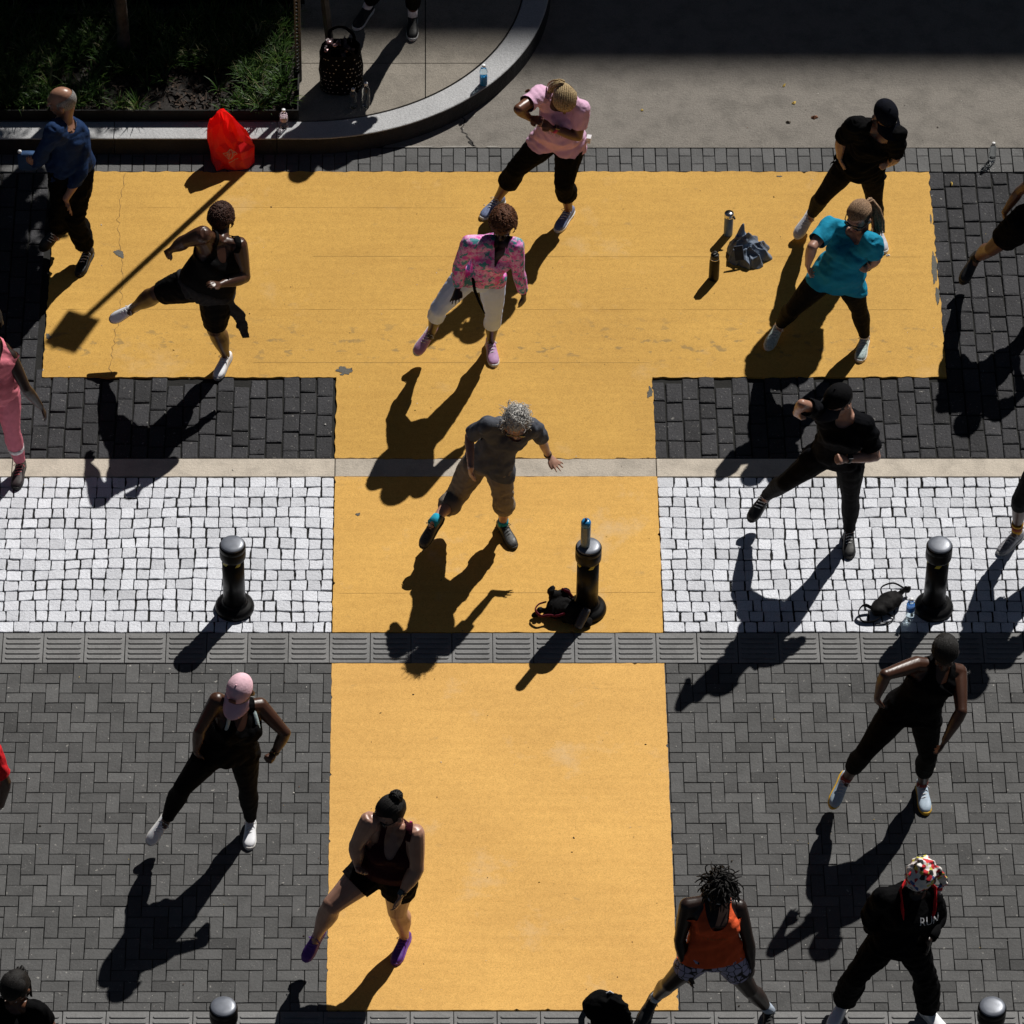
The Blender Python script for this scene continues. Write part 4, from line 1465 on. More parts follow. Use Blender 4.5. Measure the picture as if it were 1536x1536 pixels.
    # 17 scarf and RUN shirt
    b, o = person('scarf_run', 'person in a bright patterned headscarf and black shirt lettered RUN, white shoes', SK_DEEP, H=1.74, yaw=-32, pitch=30, girth=1.08, bust=.03, arm=1.12, leg=1.03, waist=1.1)
    rs = dress(o, 'sweatshirt', top_garment(b, 'long', hem=-.12, loose=.020, sleeve=.90, scoop=.04), BLACK)
    dress(o, 'flared_trousers', bottom_garment(b, 1.90, .008, .2, FLARE, .003), BLACK)
    shoes(b, o, WHITESH, SOLEW, None)
    k = b.hs * b.k
    S = Soup()
    c = b.hc + b.u * .03 * k - b.f * .012 * k
    S.ball(c, b.side * .090 * k, b.f * .108 * k, b.u * .100 * k, 18, 12)
    S.tube([c + b.u * .06 - b.f * .03, c + b.u * .115 - b.f * .035, c + b.u * .15 - b.f * .02], [.060, .042, .012], 12)
    S.tube([c - b.side * .05 - b.f * .07, c - b.side * .10 - b.f * .06 - b.u * .06, c - b.side * .125 - b.f * .02 - b.u * .15, c - b.side * .11 + b.f * .04 - b.u * .21], [(.035, .012), (.04, .010), (.03, .008), (.016, .006)], 10)
    V, F = voxel(S, .008, 1)
    V = wrinkle(V, F, .006, 30, 12)
    dress(o, 'headscarf', (V, F), SCARF)
    S = Soup()
    for q in (-1, 1):
        S.tube([b.N + b.as_ * q * .07 - b.fr * .03 + b.up * .03, b.N + b.as_ * q * .13 + b.fr * .03 + b.up * .016, b.N + b.as_ * q * .12 + b.fr * .125 - b.up * .09, b.N + b.as_ * q * .10 + b.fr * .15 - b.up * .2], [(.045, .008), (.045, .010), (.036, .010), (.02, .008)], 10)
    V, F = S.verts(), S.F
    dress(o, 'scarf_ends', (wrinkle(V, F, .003, 30, 2), F), REDC)
    face_parts(b, o, SK_DEEP, LIP)
    put_text(rs, 'RUN', b, .080, x=.085, y=-.185, colour=plain('grey_letter', (.62, .62, .64), .8, bmp=0), name='lettering')

    # 18 bottom left
    b, o = person('ponytail_edge', 'dark-haired woman in a black top looking down at the bottom left corner', SK_BROWN, H=1.66, yaw=-30, pitch=40, arm=1.05, bust=.02)
    dress(o, 'tee_shirt', top_garment(b, 'tee', hem=-.10, loose=.012, sleeve=.42, scoop=.05), BLACK)
    dress(o, 'leggings', bottom_garment(b, 1.9, .007, .2, FIT, .001), BLACK2)
    shoes(b, o, WHITESH, SOLEW, LACEW)
    h = scalp(b, H_BLACK, o, 1.10, front=.055, brow=.035, nape=-.07, amp=.002, extra=lambda S: combed(b, S, b.hc - b.f * .11, 50, .0036))
    S = Soup()
    t0 = b.hc - b.f * .09 + b.u * .01
    for i in range(20):
        q = RNG.normal(size=3) * .014
        S.tube([t0 + b.f * .03, t0 - b.f * .03 + q, t0 + A3(.04, .03, -.12) + q * 1.2, t0 + A3(.05, .03, -.24) + q], [.013, .014, .012, .004], 7)
    S.obj('ponytail', H_BLACK, h)
    face_parts(b, o, SK_BROWN, LIP)

    # 19 on the raised sidewalk, only the legs in view
    b, o = person('sidewalk', 'person on the raised sidewalk with black sneakers and white socks, beside the spotted bag', SK_DARK, H=1.78, pitch=20, arm=1.05, handL='open', handR='open')
    dress(o, 'tee_shirt', top_garment(b, 'tee', hem=-.10, loose=.018, sleeve=.8, scoop=.05), BLACK)
    dress(o, 'leggings', bottom_garment(b, 1.66, .008, .2, FIT, .001), BLACK2)
    shoes(b, o, BLKSH, SOLEW, None, (SOCKW, .10))
    scalp(b, H_BLACK, o, 1.1)
    face_parts(b, o, SK_DARK, LIP)
    return B0


def put_text(garment, txt, b, size, x=0., y=-.2, colour=None, name='lettering', squash=False):
    cu = bpy.data.curves.new('t', 'FONT')
    cu.body = txt
    cu.size = size
    cu.align_x = 'CENTER'
    cu.resolution_u = 2
    ob = bpy.data.objects.new('t', cu)
    COL.objects.link(ob)
    dg = bpy.context.evaluated_depsgraph_get()
    me = bpy.data.meshes.new_from_object(ob.evaluated_get(dg))
    bm = bmesh.new()
    bm.from_mesh(me)
    bmesh.ops.triangulate(bm, faces=bm.faces)
    for _ in range(2):
        bmesh.ops.subdivide_edges(bm, edges=[e for e in bm.edges if e.calc_length() > .006], cuts=1)
    V2 = np.array([v.co[:] for v in bm.verts])
    F2 = [[v.index for v in f.verts] for f in bm.faces]
    bm.free()
    bpy.data.objects.remove(ob)
    G = np.array([v.co[:] for v in garment.data.vertices])
    bv = BVHTree.FromPolygons([tuple(v) for v in G.tolist()], [tuple(p.vertices) for p in garment.data.polygons])
    out = []
    for px, py, _ in V2:
        p = b.N + b.as_ * (x + px) + b.up * (y + py) + b.fr * .5
        hit = bv.ray_cast(Vector(p), Vector(-b.fr))
        q = np.array(hit[0]) if hit[0] is not None else b.N + b.as_ * (x + px) + b.up * (y + py) + b.fr * .12
        out.append(q + b.fr * .003)
    return mesh_obj(name, out, F2, colour, garment, smooth=False)

# ------------------------------------------------------------------ ground
def struct(o):
    o['kind'] = 'structure'
    return o


class Blocks:
    """paving units: bevelled blocks with a tone each, one mesh for a paved area"""

    def __init__(s):
        s.V, s.F, s.T = [], [], []

    def poly(s, pts, z=0., bev=.006, depth=.02, tilt=.0, tone=None):
        n = len(pts)
        pts = np.asarray(pts, float)
        c = pts.mean(0)
        tx, ty = RNG.normal(size=2) * tilt
        i0 = len(s.V)
        d = pts - c
        l = np.linalg.norm(d, axis=1, keepdims=True)
        inn = c + d * np.maximum(.1, 1 - bev * 1.35 / l)
        mid = c + d * np.maximum(.1, 1 - bev * .35 / l)
        zz = lambda P, k: [float(z - k + (p[0] - c[0]) * tx + (p[1] - c[1]) * ty) for p in P]
        for P, k in ((pts, depth), (pts, bev), (mid, bev * .28), (inn, 0.)):
            for p, h in zip(P, zz(P, k)):
                s.V.append((p[0], p[1], h))
        t = float(np.clip(RNG.normal(.5, .22), 0, 1)) if tone is None else tone
        for r in range(3):
            for k in range(n):
                a, b = i0 + r * n + k, i0 + r * n + (k + 1) % n
                s.F.append([a, b, b + n, a + n])
                s.T.append(t)
        s.F.append([i0 + 3 * n + k for k in range(n)])
        s.T.append(t)

    def rect(s, x0, x1, y0, y1, gap=.004, jit=0., **k):
        g = gap / 2
        P = np.array([(x0 + g, y0 + g), (x1 - g, y0 + g), (x1 - g, y1 - g), (x0 + g, y1 - g)])
        if jit:
            P = P + RNG.normal(size=P.shape) * jit
        s.poly(P, **k)

    def obj(s, name, mat):
        return struct(mesh_obj(name, s.V, s.F, mat, smooth=False, tone=s.T))


XL, XR, YB = -6.2, 7.2, -8.2
X0, X1 = -.695, 1.795          # yellow stem
BX0, BX1 = -3.010, 4.120       # yellow bar


def paint_mat(name, c, sheen, dirty=False):
    m, nt, b = new_mat(name)
    co = objco(nt)
    streak = noise(nt, objco(nt, (.55, 7., 1)), 2.2, 5, .6)
    big = noise(nt, co, .8, 3)
    c1 = ramp(nt, streak, [(.30, [x * y for x, y in zip(c, (.94, .925, .89))]), (.55, c), (.75, [min(1, x * 1.05) for x in c])])
    c1 = mixc(nt, 1., c1, ramp(nt, big, [(.3, (.90, .88, .86)), (.7, (1.05, 1.05, 1.05))]), 'MULTIPLY')
    g = noise(nt, co, 120, 4, .85)
    c1 = mixc(nt, 1., c1, ramp(nt, g, [(.30, (.58, .54, .46)), (.47, (.97, .97, .97)), (.72, (1.22, 1.26, 1.40))]), 'MULTIPLY')
    c1 = mixc(nt, 1., c1, ramp(nt, noise(nt, co, 18, 4, .7), [(.3, (.93, .92, .90)), (.7, (1.05, 1.05, 1.06))]), 'MULTIPLY')
    # exposed dark grit, denser in worn zones
    v = node(nt, 'ShaderNodeTexVoronoi', Scale=55.)
    link(nt, co, v.inputs['Vector'])
    zone = ramp(nt, noise(nt, co, 1.3, 4, .6), [(.45, 0.), (.68, 1.)])
    dots = ramp(nt, v.outputs['Distance'], [(.09, 1.), (.16, 0.)])
    mm = node(nt, 'ShaderNodeMath', operation='MULTIPLY')
    link(nt, zone, mm.inputs[0])
    link(nt, dots, mm.inputs[1])
    mm2 = node(nt, 'ShaderNodeMath', operation='MULTIPLY')
    link(nt, mm.outputs[0], mm2.inputs[0])
    mm2.inputs[1].default_value = .75
    c1 = mixc(nt, mm2.outputs[0], c1, (.22, .13, .045))
    # oily stains and scuffs
    st = noise(nt, objco(nt, (1, 1.7, 1)), 3.4, 4, .62)
    c1 = mixc(nt, ramp(nt, st, [(.66, 0.), (.74, .42)]), c1, (.24, .17, .08))
    sc = noise(nt, objco(nt, (1.4, 9, 1)), 3., 5, .7)
    c1 = mixc(nt, ramp(nt, sc, [(.64, 0.), (.76, .35)]), c1, (.42, .26, .09))
    if dirty:
        # oily blotches gathered in a wheel-wide band near the lower edge of the bar
        sx = node(nt, 'ShaderNodeSeparateXYZ')
        link(nt, co, sx.inputs[0])
        band = ramp(nt, sx.outputs[1], [(.0, 0.), (1., 0.)])
        mr = node(nt, 'ShaderNodeMapRange')
        link(nt, sx.outputs[1], mr.inputs[0])
        mr.inputs[1].default_value, mr.inputs[2].default_value = 1.45, 2.35
        bnd = ramp(nt, mr.outputs[0], [(.15, 0.), (.36, 1.), (.52, .9), (.85, 0.)])
        bl = noise(nt, objco(nt, (1, 1.5, 1)), 8., 3, .55)
        bm_ = node(nt, 'ShaderNodeMath', operation='MULTIPLY')
        link(nt, bnd, bm_.inputs[0])
        link(nt, ramp(nt, bl, [(.58, 0.), (.66, .62)]), bm_.inputs[1])
        c1 = mixc(nt, bm_.outputs[0], c1, (.20, .145, .065))
    # pale worn film
    pl = noise(nt, co, 1.05, 5, .7)
    c1 = mixc(nt, ramp(nt, pl, [(.58, 0.), (.76, .28 if dirty else .5)]), c1, (.66, .52, .34))
    link(nt, c1, b.inputs['Base Color'])
    b.inputs['Roughness'].default_value = .72
    b.inputs['Specular IOR Level'].default_value = sheen
    bump(nt, b, g, .35, .003)
    return m


def ragged(pts, step=.02, amp=.0035, seed=0):
    rg = np.random.default_rng(seed)
    out = []
    n = len(pts)
    for i in range(n):
        a, b = np.array(pts[i], float), np.array(pts[(i + 1) % n], float)
        L = np.linalg.norm(b - a)
        t = (b - a) / L
        nn = np.array((-t[1], t[0]))
        k = max(1, int(L / step))
        off = rg.normal(size=k) * amp
        for _ in range(2):
            off = .5 * off + .25 * np.roll(off, 1) + .25 * np.roll(off, -1)
        off = off * 1.6
        for m in range(0, k):
            o = off[m]
            if rg.random() < .02:
                o += rg.uniform(.004, .014)
            out.append(a + t * L * m / k + nn * (o if m else 0))
    return out


def sheet(name, pts, z, th, mat):
    n = len(pts)
    V = [(p[0], p[1], z) for p in pts] + [(p[0], p[1], z - th) for p in pts]
    F = [list(range(n))] + [[i, i + n, (i + 1) % n + n, (i + 1) % n] for i in range(n)]
    return struct(mesh_obj(name, V, F, mat, smooth=False))


def blob(cx, cy, rx, ry, n=22, rough=.3, seed=0, rot=0.):
    rg = np.random.default_rng(seed)
    ph = rg.uniform(0, 6, 4)
    out = []
    for i in range(n):
        t = 2 * np.pi * i / n
        r = 1 + rough * (.5 * math.sin(2 * t + ph[0]) + .35 * math.sin(3 * t + ph[1]) + .3 * math.sin(5 * t + ph[2]) + .2 * math.sin(8 * t + ph[3]))
        x, y = rx * r * math.cos(t), ry * r * math.sin(t)
        out.append((cx + x * math.cos(rot) - y * math.sin(rot), cy + x * math.sin(rot) + y * math.cos(rot)))
    return out


def build_ground():
    # bedding / far street, one sheet to the horizon
    m = paving('grout_bed', (.018, .018, .017), 300, 0., .95, .6)
    S = 220
    struct(mesh_obj('ground', [(-S, -S, -.016), (S, -S, -.016), (S, S, -.016), (-S, S, -.016)], [[0, 1, 2, 3]], m, smooth=False))

    # herringbone pavers
    hb = Blocks()
    a, ay = .0985, .0985
    for j in range(int((YB - .0) / ay) - 2, 0):
        for i in range(int(XL / a) - 2, int(XR / a) + 3):
            d = (i - j) % 4
            x, y = i * a + .031, -1.580 + (j + 1) * ay - .0985
            if d == 0:
                r = (x, x + 2 * a, y, y + ay)
            elif d == 3:
                r = (x, x + a, y, y + 2 * ay)
            else:
                continue
            x0, x1, y0, y1 = r
            if x1 < XL or x0 > XR or y0 < YB:
                continue
            for s0, s1 in ((-1.576, -4.903), (-5.222, YB)):
                c0, c1 = max(y0, s1), min(y1, s0)
                if c1 - c0 < .02:
                    continue
                for q0, q1 in ((XL, X0 + .012), (X1 - .012, XR)):
                    e0, e1 = max(x0, q0), min(x1, q1)
                    if e1 - e0 < .02:
                        continue
                    hb.rect(e0, e1, c0, c1, .0048, .0009, z=RNG.normal() * .0010, bev=.0046, tilt=.009, depth=.014, tone=float(np.clip(RNG.normal(.5, .16), 0, 1)))
    hb.obj('herringbone_paving', paving('herringbone_paver', (.098, .098, .098), 260, .40, .82, .6, stain=.30, speck=(130, .74, (.30, .29, .27)), damp=.35))

    # dark rough setts around the bar
    dk = Blocks()
    w = .1305
    i = 0
    x = XL
    while x < XR:
        y = 3.862 + RNG.uniform(0, .1)
        while y > .58:
            L = RNG.choice([.17, .21, .235, .26])
            y0, y1 = max(y - L, .580), min(y, 3.862)
            xa, xb = x, x + w
            inside = (BX0 < (xa + xb) / 2 < BX1 and (y0 + y1) / 2 > 1.478) or (X0 < (xa + xb) / 2 < X1)
            if not inside and y1 - y0 > .03:
                dk.rect(xa, xb, y0, y1, .009, .0028, z=-.002 + RNG.normal() * .002, bev=.013, tilt=.016)
            y -= L
        x += w
        i += 1
    dk.obj('dark_sett_paving', paving('dark_sett', (.036, .036, .040), 160, .40, .78, .9, stain=.4, speck=(90, .73, (.26, .25, .24)), damp=.25))

    # border band of small pavers
    bd = Blocks()
    w = .0975
    x = XL
    i = 0
    while x < XR:
        cuts = [3.868, 3.9655, 4.158] if i % 2 == 0 else [3.868, 4.0605, 4.158]
        for y0, y1 in zip(cuts[:-1], cuts[1:]):
            bd.rect(x, x + w, y0, y1, .006, .001, z=RNG.normal() * .001, bev=.005, tilt=.008)
        x += w
        i += 1
    bd.obj('border_paving', paving('border_paver', (.115, .115, .115), 220, .22, .82, .6))

    # flush concrete strip
    cs = Blocks()
    xs = [XL, -3.2, X0 - .001, X1 + .001, 4.9, XR]
    for x0, x1 in zip(xs[:-1], xs[1:]):
        cs.rect(x0, x1, .380, .576, .006, .0, z=.001, bev=.004, tone=.45 if x0 == xs[2] else .66)
    cs.obj('concrete_strip', paving('pale_concrete', (.49, .435, .365), 240, .42, .85, .45, stain=.32, speck=(60, .75, (.2, .18, .16))))

    # white granite cobbles, wavy rows
    cb = Blocks()
    for q0, q1 in ((XL, X0 - .004), (X1 + .004, XR)):
        rows = 15
        ys = np.linspace(.374, -1.258, rows + 1)
        ph = RNG.uniform(0, 6, 6)

        def wy(x, k):
            edge = min(k, rows - k) / 3.
            return ys[k] + min(1, edge) * (.008 * math.sin(x * 2.3 + ph[0] + k * .25) + .006 * math.sin(x * 7.1 + ph[1] + k * .9))
        n = int((q1 - q0) / .107)
        base = q0 + np.arange(n + 1) * (q1 - q0) / n
        for k in range(rows):
            off = .012 * math.sin(k * .9 + ph[2]) + (.05 if k == rows - 1 else 0)
            bx = base.copy()
            bx[1:-1] += RNG.normal(size=n - 1) * .0085 + off + .018 * np.sin(base[1:-1] * 1.1 + k * .32)
            bx = np.clip(bx, q0, q1)
            for c in range(n):
                xa, xb = bx[c], bx[c + 1]
                if xb - xa < .03:
                    continue
                g = .0032 + abs(RNG.normal()) * .0018
                P = []
                t = [(xa + g, wy(xa, k) - g), (xb - g, wy(xb, k) - g), (xb - g, wy(xb, k + 1) + g), (xa + g, wy(xa, k + 1) + g)]
                t = [np.array(p) + RNG.normal(size=2) * .0026 for p in t]
                for e in range(4):
                    p, r = t[e], t[(e + 1) % 4]
                    d = (r - p) / np.linalg.norm(r - p)
                    P.append(p + d * .0045 * RNG.uniform(.5, 1.8))
                    P.append((p + r) / 2 + RNG.normal(size=2) * .0022)
                    P.append(r - d * .0045 * RNG.uniform(.5, 1.8))
                cb.poly(P[::-1], z=RNG.normal() * .0018, bev=.0040, tilt=.016, depth=.012)
    cb.obj('cobble_paving', paving('white_granite', (.68, .70, .755), 190, .18, .7, .7, stain=.14, speck=(240, .66, (.30, .30, .32))))

    # tactile strips with raised bars
    tc = Blocks()
    bar = Blocks()
    for ya, yb in ((-1.264, -1.572), (-4.907, -5.216)):
        p = .307
        x = -.717 - p * 20
        while x < XR + .3:
            t = float(np.clip(RNG.normal(.5, .2), 0, 1))
            tc.rect(x, x + p, yb, ya, .005, .0006, z=-.0005, bev=.004, tone=t)
            for k in range(5):
                yc = ya - .052 - k * .051
                r = .0125
                xa, xb = x + .038, x + p - .034
                P = [(xa + r * math.cos(u), yc + r * math.sin(u)) for u in np.linspace(np.pi / 2, 3 * np.pi / 2, 6)] + [(xb + r * math.cos(u), yc + r * math.sin(u)) for u in np.linspace(-np.pi / 2, np.pi / 2, 6)]
                bar.poly(P, z=.0075, bev=.004, depth=.009, tone=t)
            x += p
    n0 = len(tc.V)
    tc.V += bar.V
    tc.F += [[i + n0 for i in f] for f in bar.F]
    tc.T += bar.T
    tc.obj('tactile_paving', paving('tactile_tile', (.205, .205, .205), 240, .16, .8, .5, stain=.25, speck=(110, .75, (.08, .08, .08))))

    # yellow painted lettering
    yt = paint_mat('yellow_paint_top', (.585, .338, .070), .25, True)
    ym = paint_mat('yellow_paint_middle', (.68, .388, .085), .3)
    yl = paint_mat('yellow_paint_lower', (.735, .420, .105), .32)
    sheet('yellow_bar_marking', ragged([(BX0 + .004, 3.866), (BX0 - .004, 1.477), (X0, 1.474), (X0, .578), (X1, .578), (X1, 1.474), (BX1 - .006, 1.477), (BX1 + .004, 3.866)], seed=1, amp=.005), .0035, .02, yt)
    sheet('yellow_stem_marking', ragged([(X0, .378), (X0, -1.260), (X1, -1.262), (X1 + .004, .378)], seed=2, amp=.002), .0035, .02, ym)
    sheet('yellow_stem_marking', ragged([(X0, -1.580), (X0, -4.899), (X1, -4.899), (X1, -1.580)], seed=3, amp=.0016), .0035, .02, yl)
    chip = paving('bare_grey_patch', (.17, .165, .145), 200, .3, .85, .5)
    V, F = [], []
    for k, (cx, cy, rx, ry, rot) in enumerate(((-.632, 1.545, .062, .042, .35), (-2.46, 2.89, .032, .048, .3), (4.095, 2.72, .019, .20, -.03), (4.100, 2.40, .015, .10, 0), (1.770, 1.30, .022, .050, 0), (-.514, -.03, .020, .012, 0), (-2.985, 1.93, .02, .03, 0), (-2.99, 3.2, .014, .06, 0),
                                              (2.9, 3.81, .02, .008, 0), (4.105, 3.3, .008, .05, 0))):
        P = blob(cx, cy, rx, ry, 60, .42 if ry < 3 * rx else .24, k, rot)
        P = [(p[0] + RNG.normal() * min(rx, ry) * .10, p[1] + RNG.normal() * min(rx, ry) * .10) for p in P]
        i0 = len(V)
        V += [(p[0], p[1], .0062) for p in P]
        F.append(list(range(i0, i0 + len(P))))
    struct(mesh_obj('bare_paint_patches', V, F, chip, smooth=False))

    # concrete roadway beyond the band
    road = paving('concrete_road', (.235, .215, .190), 150, .1, .9, .6, stain=.35, speck=(70, .73, (.07, .065, .06)))
    outer = [(x, 4.162) for x in np.linspace(XR + 14, XR, 2)]
    arc = curb_path(0.)
    pa = [(-.35, 4.162)] + [(p[0], p[1]) for p in arc if p[1] > 4.175] + [(arc[-1][0], 24.)]
    V, F = [], []
    for p in pa:
        V += [(p[0] - (.0 if p[1] < 4.17 else .004), p[1], .001), (26., p[1], .001)]
    for k in range(len(pa) - 1):
        F.append([2 * k, 2 * k + 1, 2 * k + 3, 2 * k + 2])
    struct(mesh_obj('road', V, F, road, smooth=False))
    # joints and cracks in the concrete
    V, F = [], []

    def strip(pts, w, z=.004):
        rg = np.random.default_rng(len(V) + 1)
        i0 = len(V)
        for p in pts:
            h = w * rg.uniform(.4, 1.3)
            V.append((p[0] - h * .7, p[1] - h * .3, z))
            V.append((p[0] + h * .7, p[1] + h * .3, z))
        for k in range(len(pts) - 1):
            F.append([i0 + 2 * k, i0 + 2 * k + 1, i0 + 2 * k + 3, i0 + 2 * k + 2])
    rg = np.random.default_rng(3)
    strip([(.31 + .02 * math.sin(t * 9) + .09 * t * t + rg.normal() * .007, 4.56 - .39 * t) for t in np.linspace(0, 1, 16)], .009)
    strip([(.36 + .05 * t + rg.normal() * .006, 4.24 - .07 * t) for t in np.linspace(0, 1, 6)], .016)
    struct(mesh_obj('road_cracks', V, F, plain('crack_dark', (.02, .018, .016), .95), smooth=False))
    V, F = [], []
    i0 = 0
    for k, (x0, x1) in enumerate(((-.25, .12), (.1, .42), (.5, .62))):
        P = blob((x0 + x1) / 2, 4.168, (x1 - x0) / 2, .010, 24, .4, k + 50)
        i0 = len(V)
        V += [(p[0], max(p[1], 4.1605), .0055) for p in P]
        F.append(list(range(i0, i0 + len(P))))
    struct(mesh_obj('mortar_smear', V, F, paving('mortar', (.36, .34, .31), 200, .1, .9, .4), smooth=False))

    # hairline cracks in the paint
    V, F = [], []
    strip([(-2.45 - .03 * math.sin(t * 8) + rg.normal() * .008, 3.85 - 2.36 * t) for t in np.linspace(0, 1, 60)], .0035, .0052)
    struct(mesh_obj('paint_cracks', V, F, plain('hairline', (.26, .15, .04), .9), smooth=False))

    # seams where the paint was laid in passes
    V, F = [], []
    rg = np.random.default_rng(41)

    def seam(a, b_, w, z=.0048):
        i0 = len(V)
        n = 24
        for t in np.linspace(0, 1, n):
            x, y = a[0] + (b_[0] - a[0]) * t, a[1] + (b_[1] - a[1]) * t
            h = w * rg.uniform(.2, 1.2)
            if abs(a[1] - b_[1]) < abs(a[0] - b_[0]):
                V.extend([(x, y - h, z), (x, y + h, z)])
            else:
                V.extend([(x - h, y, z), (x + h, y, z)])
        for k in range(n - 1):
            F.append([i0 + 2 * k, i0 + 2 * k + 2, i0 + 2 * k + 3, i0 + 2 * k + 1])
    for a, b_, w in (((-1.35, 1.640), (1.79, 1.636), .0022), ((-.9, 2.86), (4.0, 2.852), .0016), ((-2.9, 2.245), (3.9, 2.24), .0013), ((-2.6, 3.44), (1.2, 3.43), .0012), ((-1.30, 1.48), (-1.30, 1.63), .0018), ((-.65, -.86), (1.75, -.85), .0014)):
        seam(a, b_, w)
    struct(mesh_obj('paint_seams', V, F, plain('seam_brown', (.44, .255, .055), .85), smooth=False))

    # litter: crumbs, grit, dry petals
    V, F, MI = [], [], []
    lm = [plain('litter_dark', (.05, .035, .02), .9, bmp=0), plain('litter_pale', (.62, .60, .56), .8, bmp=0), plain('litter_yellow', (.55, .38, .08), .8, bmp=0), plain('litter_rust', (.16, .06, .025), .8, bmp=0)]
    rg = np.random.default_rng(77)

    def bit(x, y, r, k, z=.005):
        P = blob(x, y, r, r * rg.uniform(.45, .9), 7, .5, int(rg.integers(1e6)), rg.uniform(0, 3))
        i0 = len(V)
        V.extend([(p[0], p[1], z + rg.uniform(0, .002)) for p in P])
        V.append((x, y, z + r * .7))
        for e in range(7):
            F.append([i0 + e, i0 + (e + 1) % 7, i0 + 7])
            MI.append(k)
    for _ in range(460):
        bit(rg.uniform(-3.6, 5.1), rg.uniform(-5.2, 4.9), rg.choice([.003, .004, .005, .008], p=[.4, .3, .2, .1]), rg.choice(4, p=[.5, .33, .1, .07]))
    for x, y, r, k in ((3.06, 4.71, .02, 2), (3.22, 4.53, .030, 3), (3.0, 4.47, .022, 0), (.86, 4.86, .03, 3), (2.99, 4.93, .022, 2), (3.73, 2.87, .016, 1), (1.80, 4.62, .014, 2), (4.3, 3.72, .02, 2)):
        bit(x, y, r, k)
    o = mesh_obj('litter', V, F, lm, smooth=False, mi=MI)
    o['kind'] = 'stuff'


def curb_path(inset):
    """outer curb line moved inward (toward the sidewalk) by inset"""
    cx, cy, r = -.97, 6.115, 2.03
    pts = [(XL, cy - r + inset)]
    for t in np.linspace(-90, 0, 34):
        pts.append((cx + (r - inset) * math.cos(R(t)), cy + (r - inset) * math.sin(R(t))))
    pts.append((cx + r - inset, 22.))
    return [np.array(p) for p in pts]


H_CURB = .17


def build_curb():
    gran = paving('grey_granite', (.42, .425, .435), 210, .10, .6, .6, stain=.15, speck=(170, .66, (.12, .12, .125)))
    out, inn = curb_path(0.), curb_path(.215)
    # split in stones with thin joints, all of one run of kerb
    segs = [(-6.2, -4.4), (-4.39, -2.55), (-2.543, -1.215)]
    V, F, T = [], [], []

    def stone(po, pi, t):
        n = len(po)
        i0 = len(V)
        b = .010
        for p, q in zip(po, pi):
            d = nrm(q - p)
            for xy, z in ((p - d * .006, 0.), (p, H_CURB - b), (p + d * b * .3, H_CURB - b * .3), (p + d * b, H_CURB), (q - d * b, H_CURB), (q, H_CURB - b), (q, 0.)):
                V.append((xy[0], xy[1], z))
        k = 7
        for i in range(n - 1):
            for e in range(k - 1):
                F.append([i0 + i * k + e, i0 + (i + 1) * k + e, i0 + (i + 1) * k + e + 1, i0 + i * k + e + 1])
                T.append(t)
        F.append([i0 + e for e in range(k)])
        F.append([i0 + (n - 1) * k + e for e in range(k)][::-1])
        T.extend([t, t])
    for xa, xb in segs:
        stone([np.array((xa, out[0][1])), np.array((xb, out[0][1]))], [np.array((xa, inn[0][1])), np.array((xb, inn[0][1]))], RNG.uniform(.3, .7))
    po = [np.array((-1.208, out[0][1]))] + out[1:18]
    pi = [np.array((-1.208, inn[0][1]))] + inn[1:18]
    stone(po, pi, .6)
    stone(out[17:], inn[17:], .45)
    face = paving('kerb_face_shade', (.030, .030, .033), 160, .3, .85, .8, stain=.4)  # backlit shade of the front put into a much darker granite colour
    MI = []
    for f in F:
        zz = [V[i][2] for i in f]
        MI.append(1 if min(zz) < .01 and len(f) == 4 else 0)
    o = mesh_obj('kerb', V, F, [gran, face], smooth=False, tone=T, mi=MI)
    o['kind'] = 'structure'
    # sidewalk slab behind the curb
    side = paving('sidewalk_concrete', (.25, .225, .19), 170, .12, .9, .55, stain=.3, speck=(70, .74, (.08, .075, .07)))
    arc = [p for p in curb_path(.227)]
    sb = Blocks()
    # slabs cut by joints at x = -0.0 and y = 5.02
    inner = [(p[0], p[1]) for p in arc]

    def clip(poly, f):
        res = []
        for i in range(len(poly)):
            a, b = np.array(poly[i]), np.array(poly[(i + 1) % len(poly)])
            fa, fb = f(a), f(b)
            if fa >= 0:
                res.append(tuple(a))
            if fa * fb < 0:
                res.append(tuple(a + (b - a) * fa / (fa - fb)))
        return res
    whole = inner + [(XL, 22.)]
    for fx in (lambda p: p[0] - .006 - .004, lambda p: .006 - .004 - p[0]):
        for fy in (lambda p: p[1] - 5.024, lambda p: 5.016 - p[1]):
            P = clip(clip(whole, fx), fy)
            if len(P) > 2:
                n = len(P)
                i0 = len(sb.V)
                sb.V += [(p[0], p[1], H_CURB - .003) for p in P] + [(p[0], p[1], 0.0) for p in P]
                sb.F.append([i0 + k for k in range(n)])
                sb.T.append(.5)
                for k in range(n):
                    sb.F.append([i0 + k, i0 + n + k, i0 + n + (k + 1) % n, i0 + (k + 1) % n])
                    sb.T.append(.5)
    sb.obj('sidewalk', side)


PX1, PY0, PY1 = -1.035, 4.318, 5.60        # planting bed


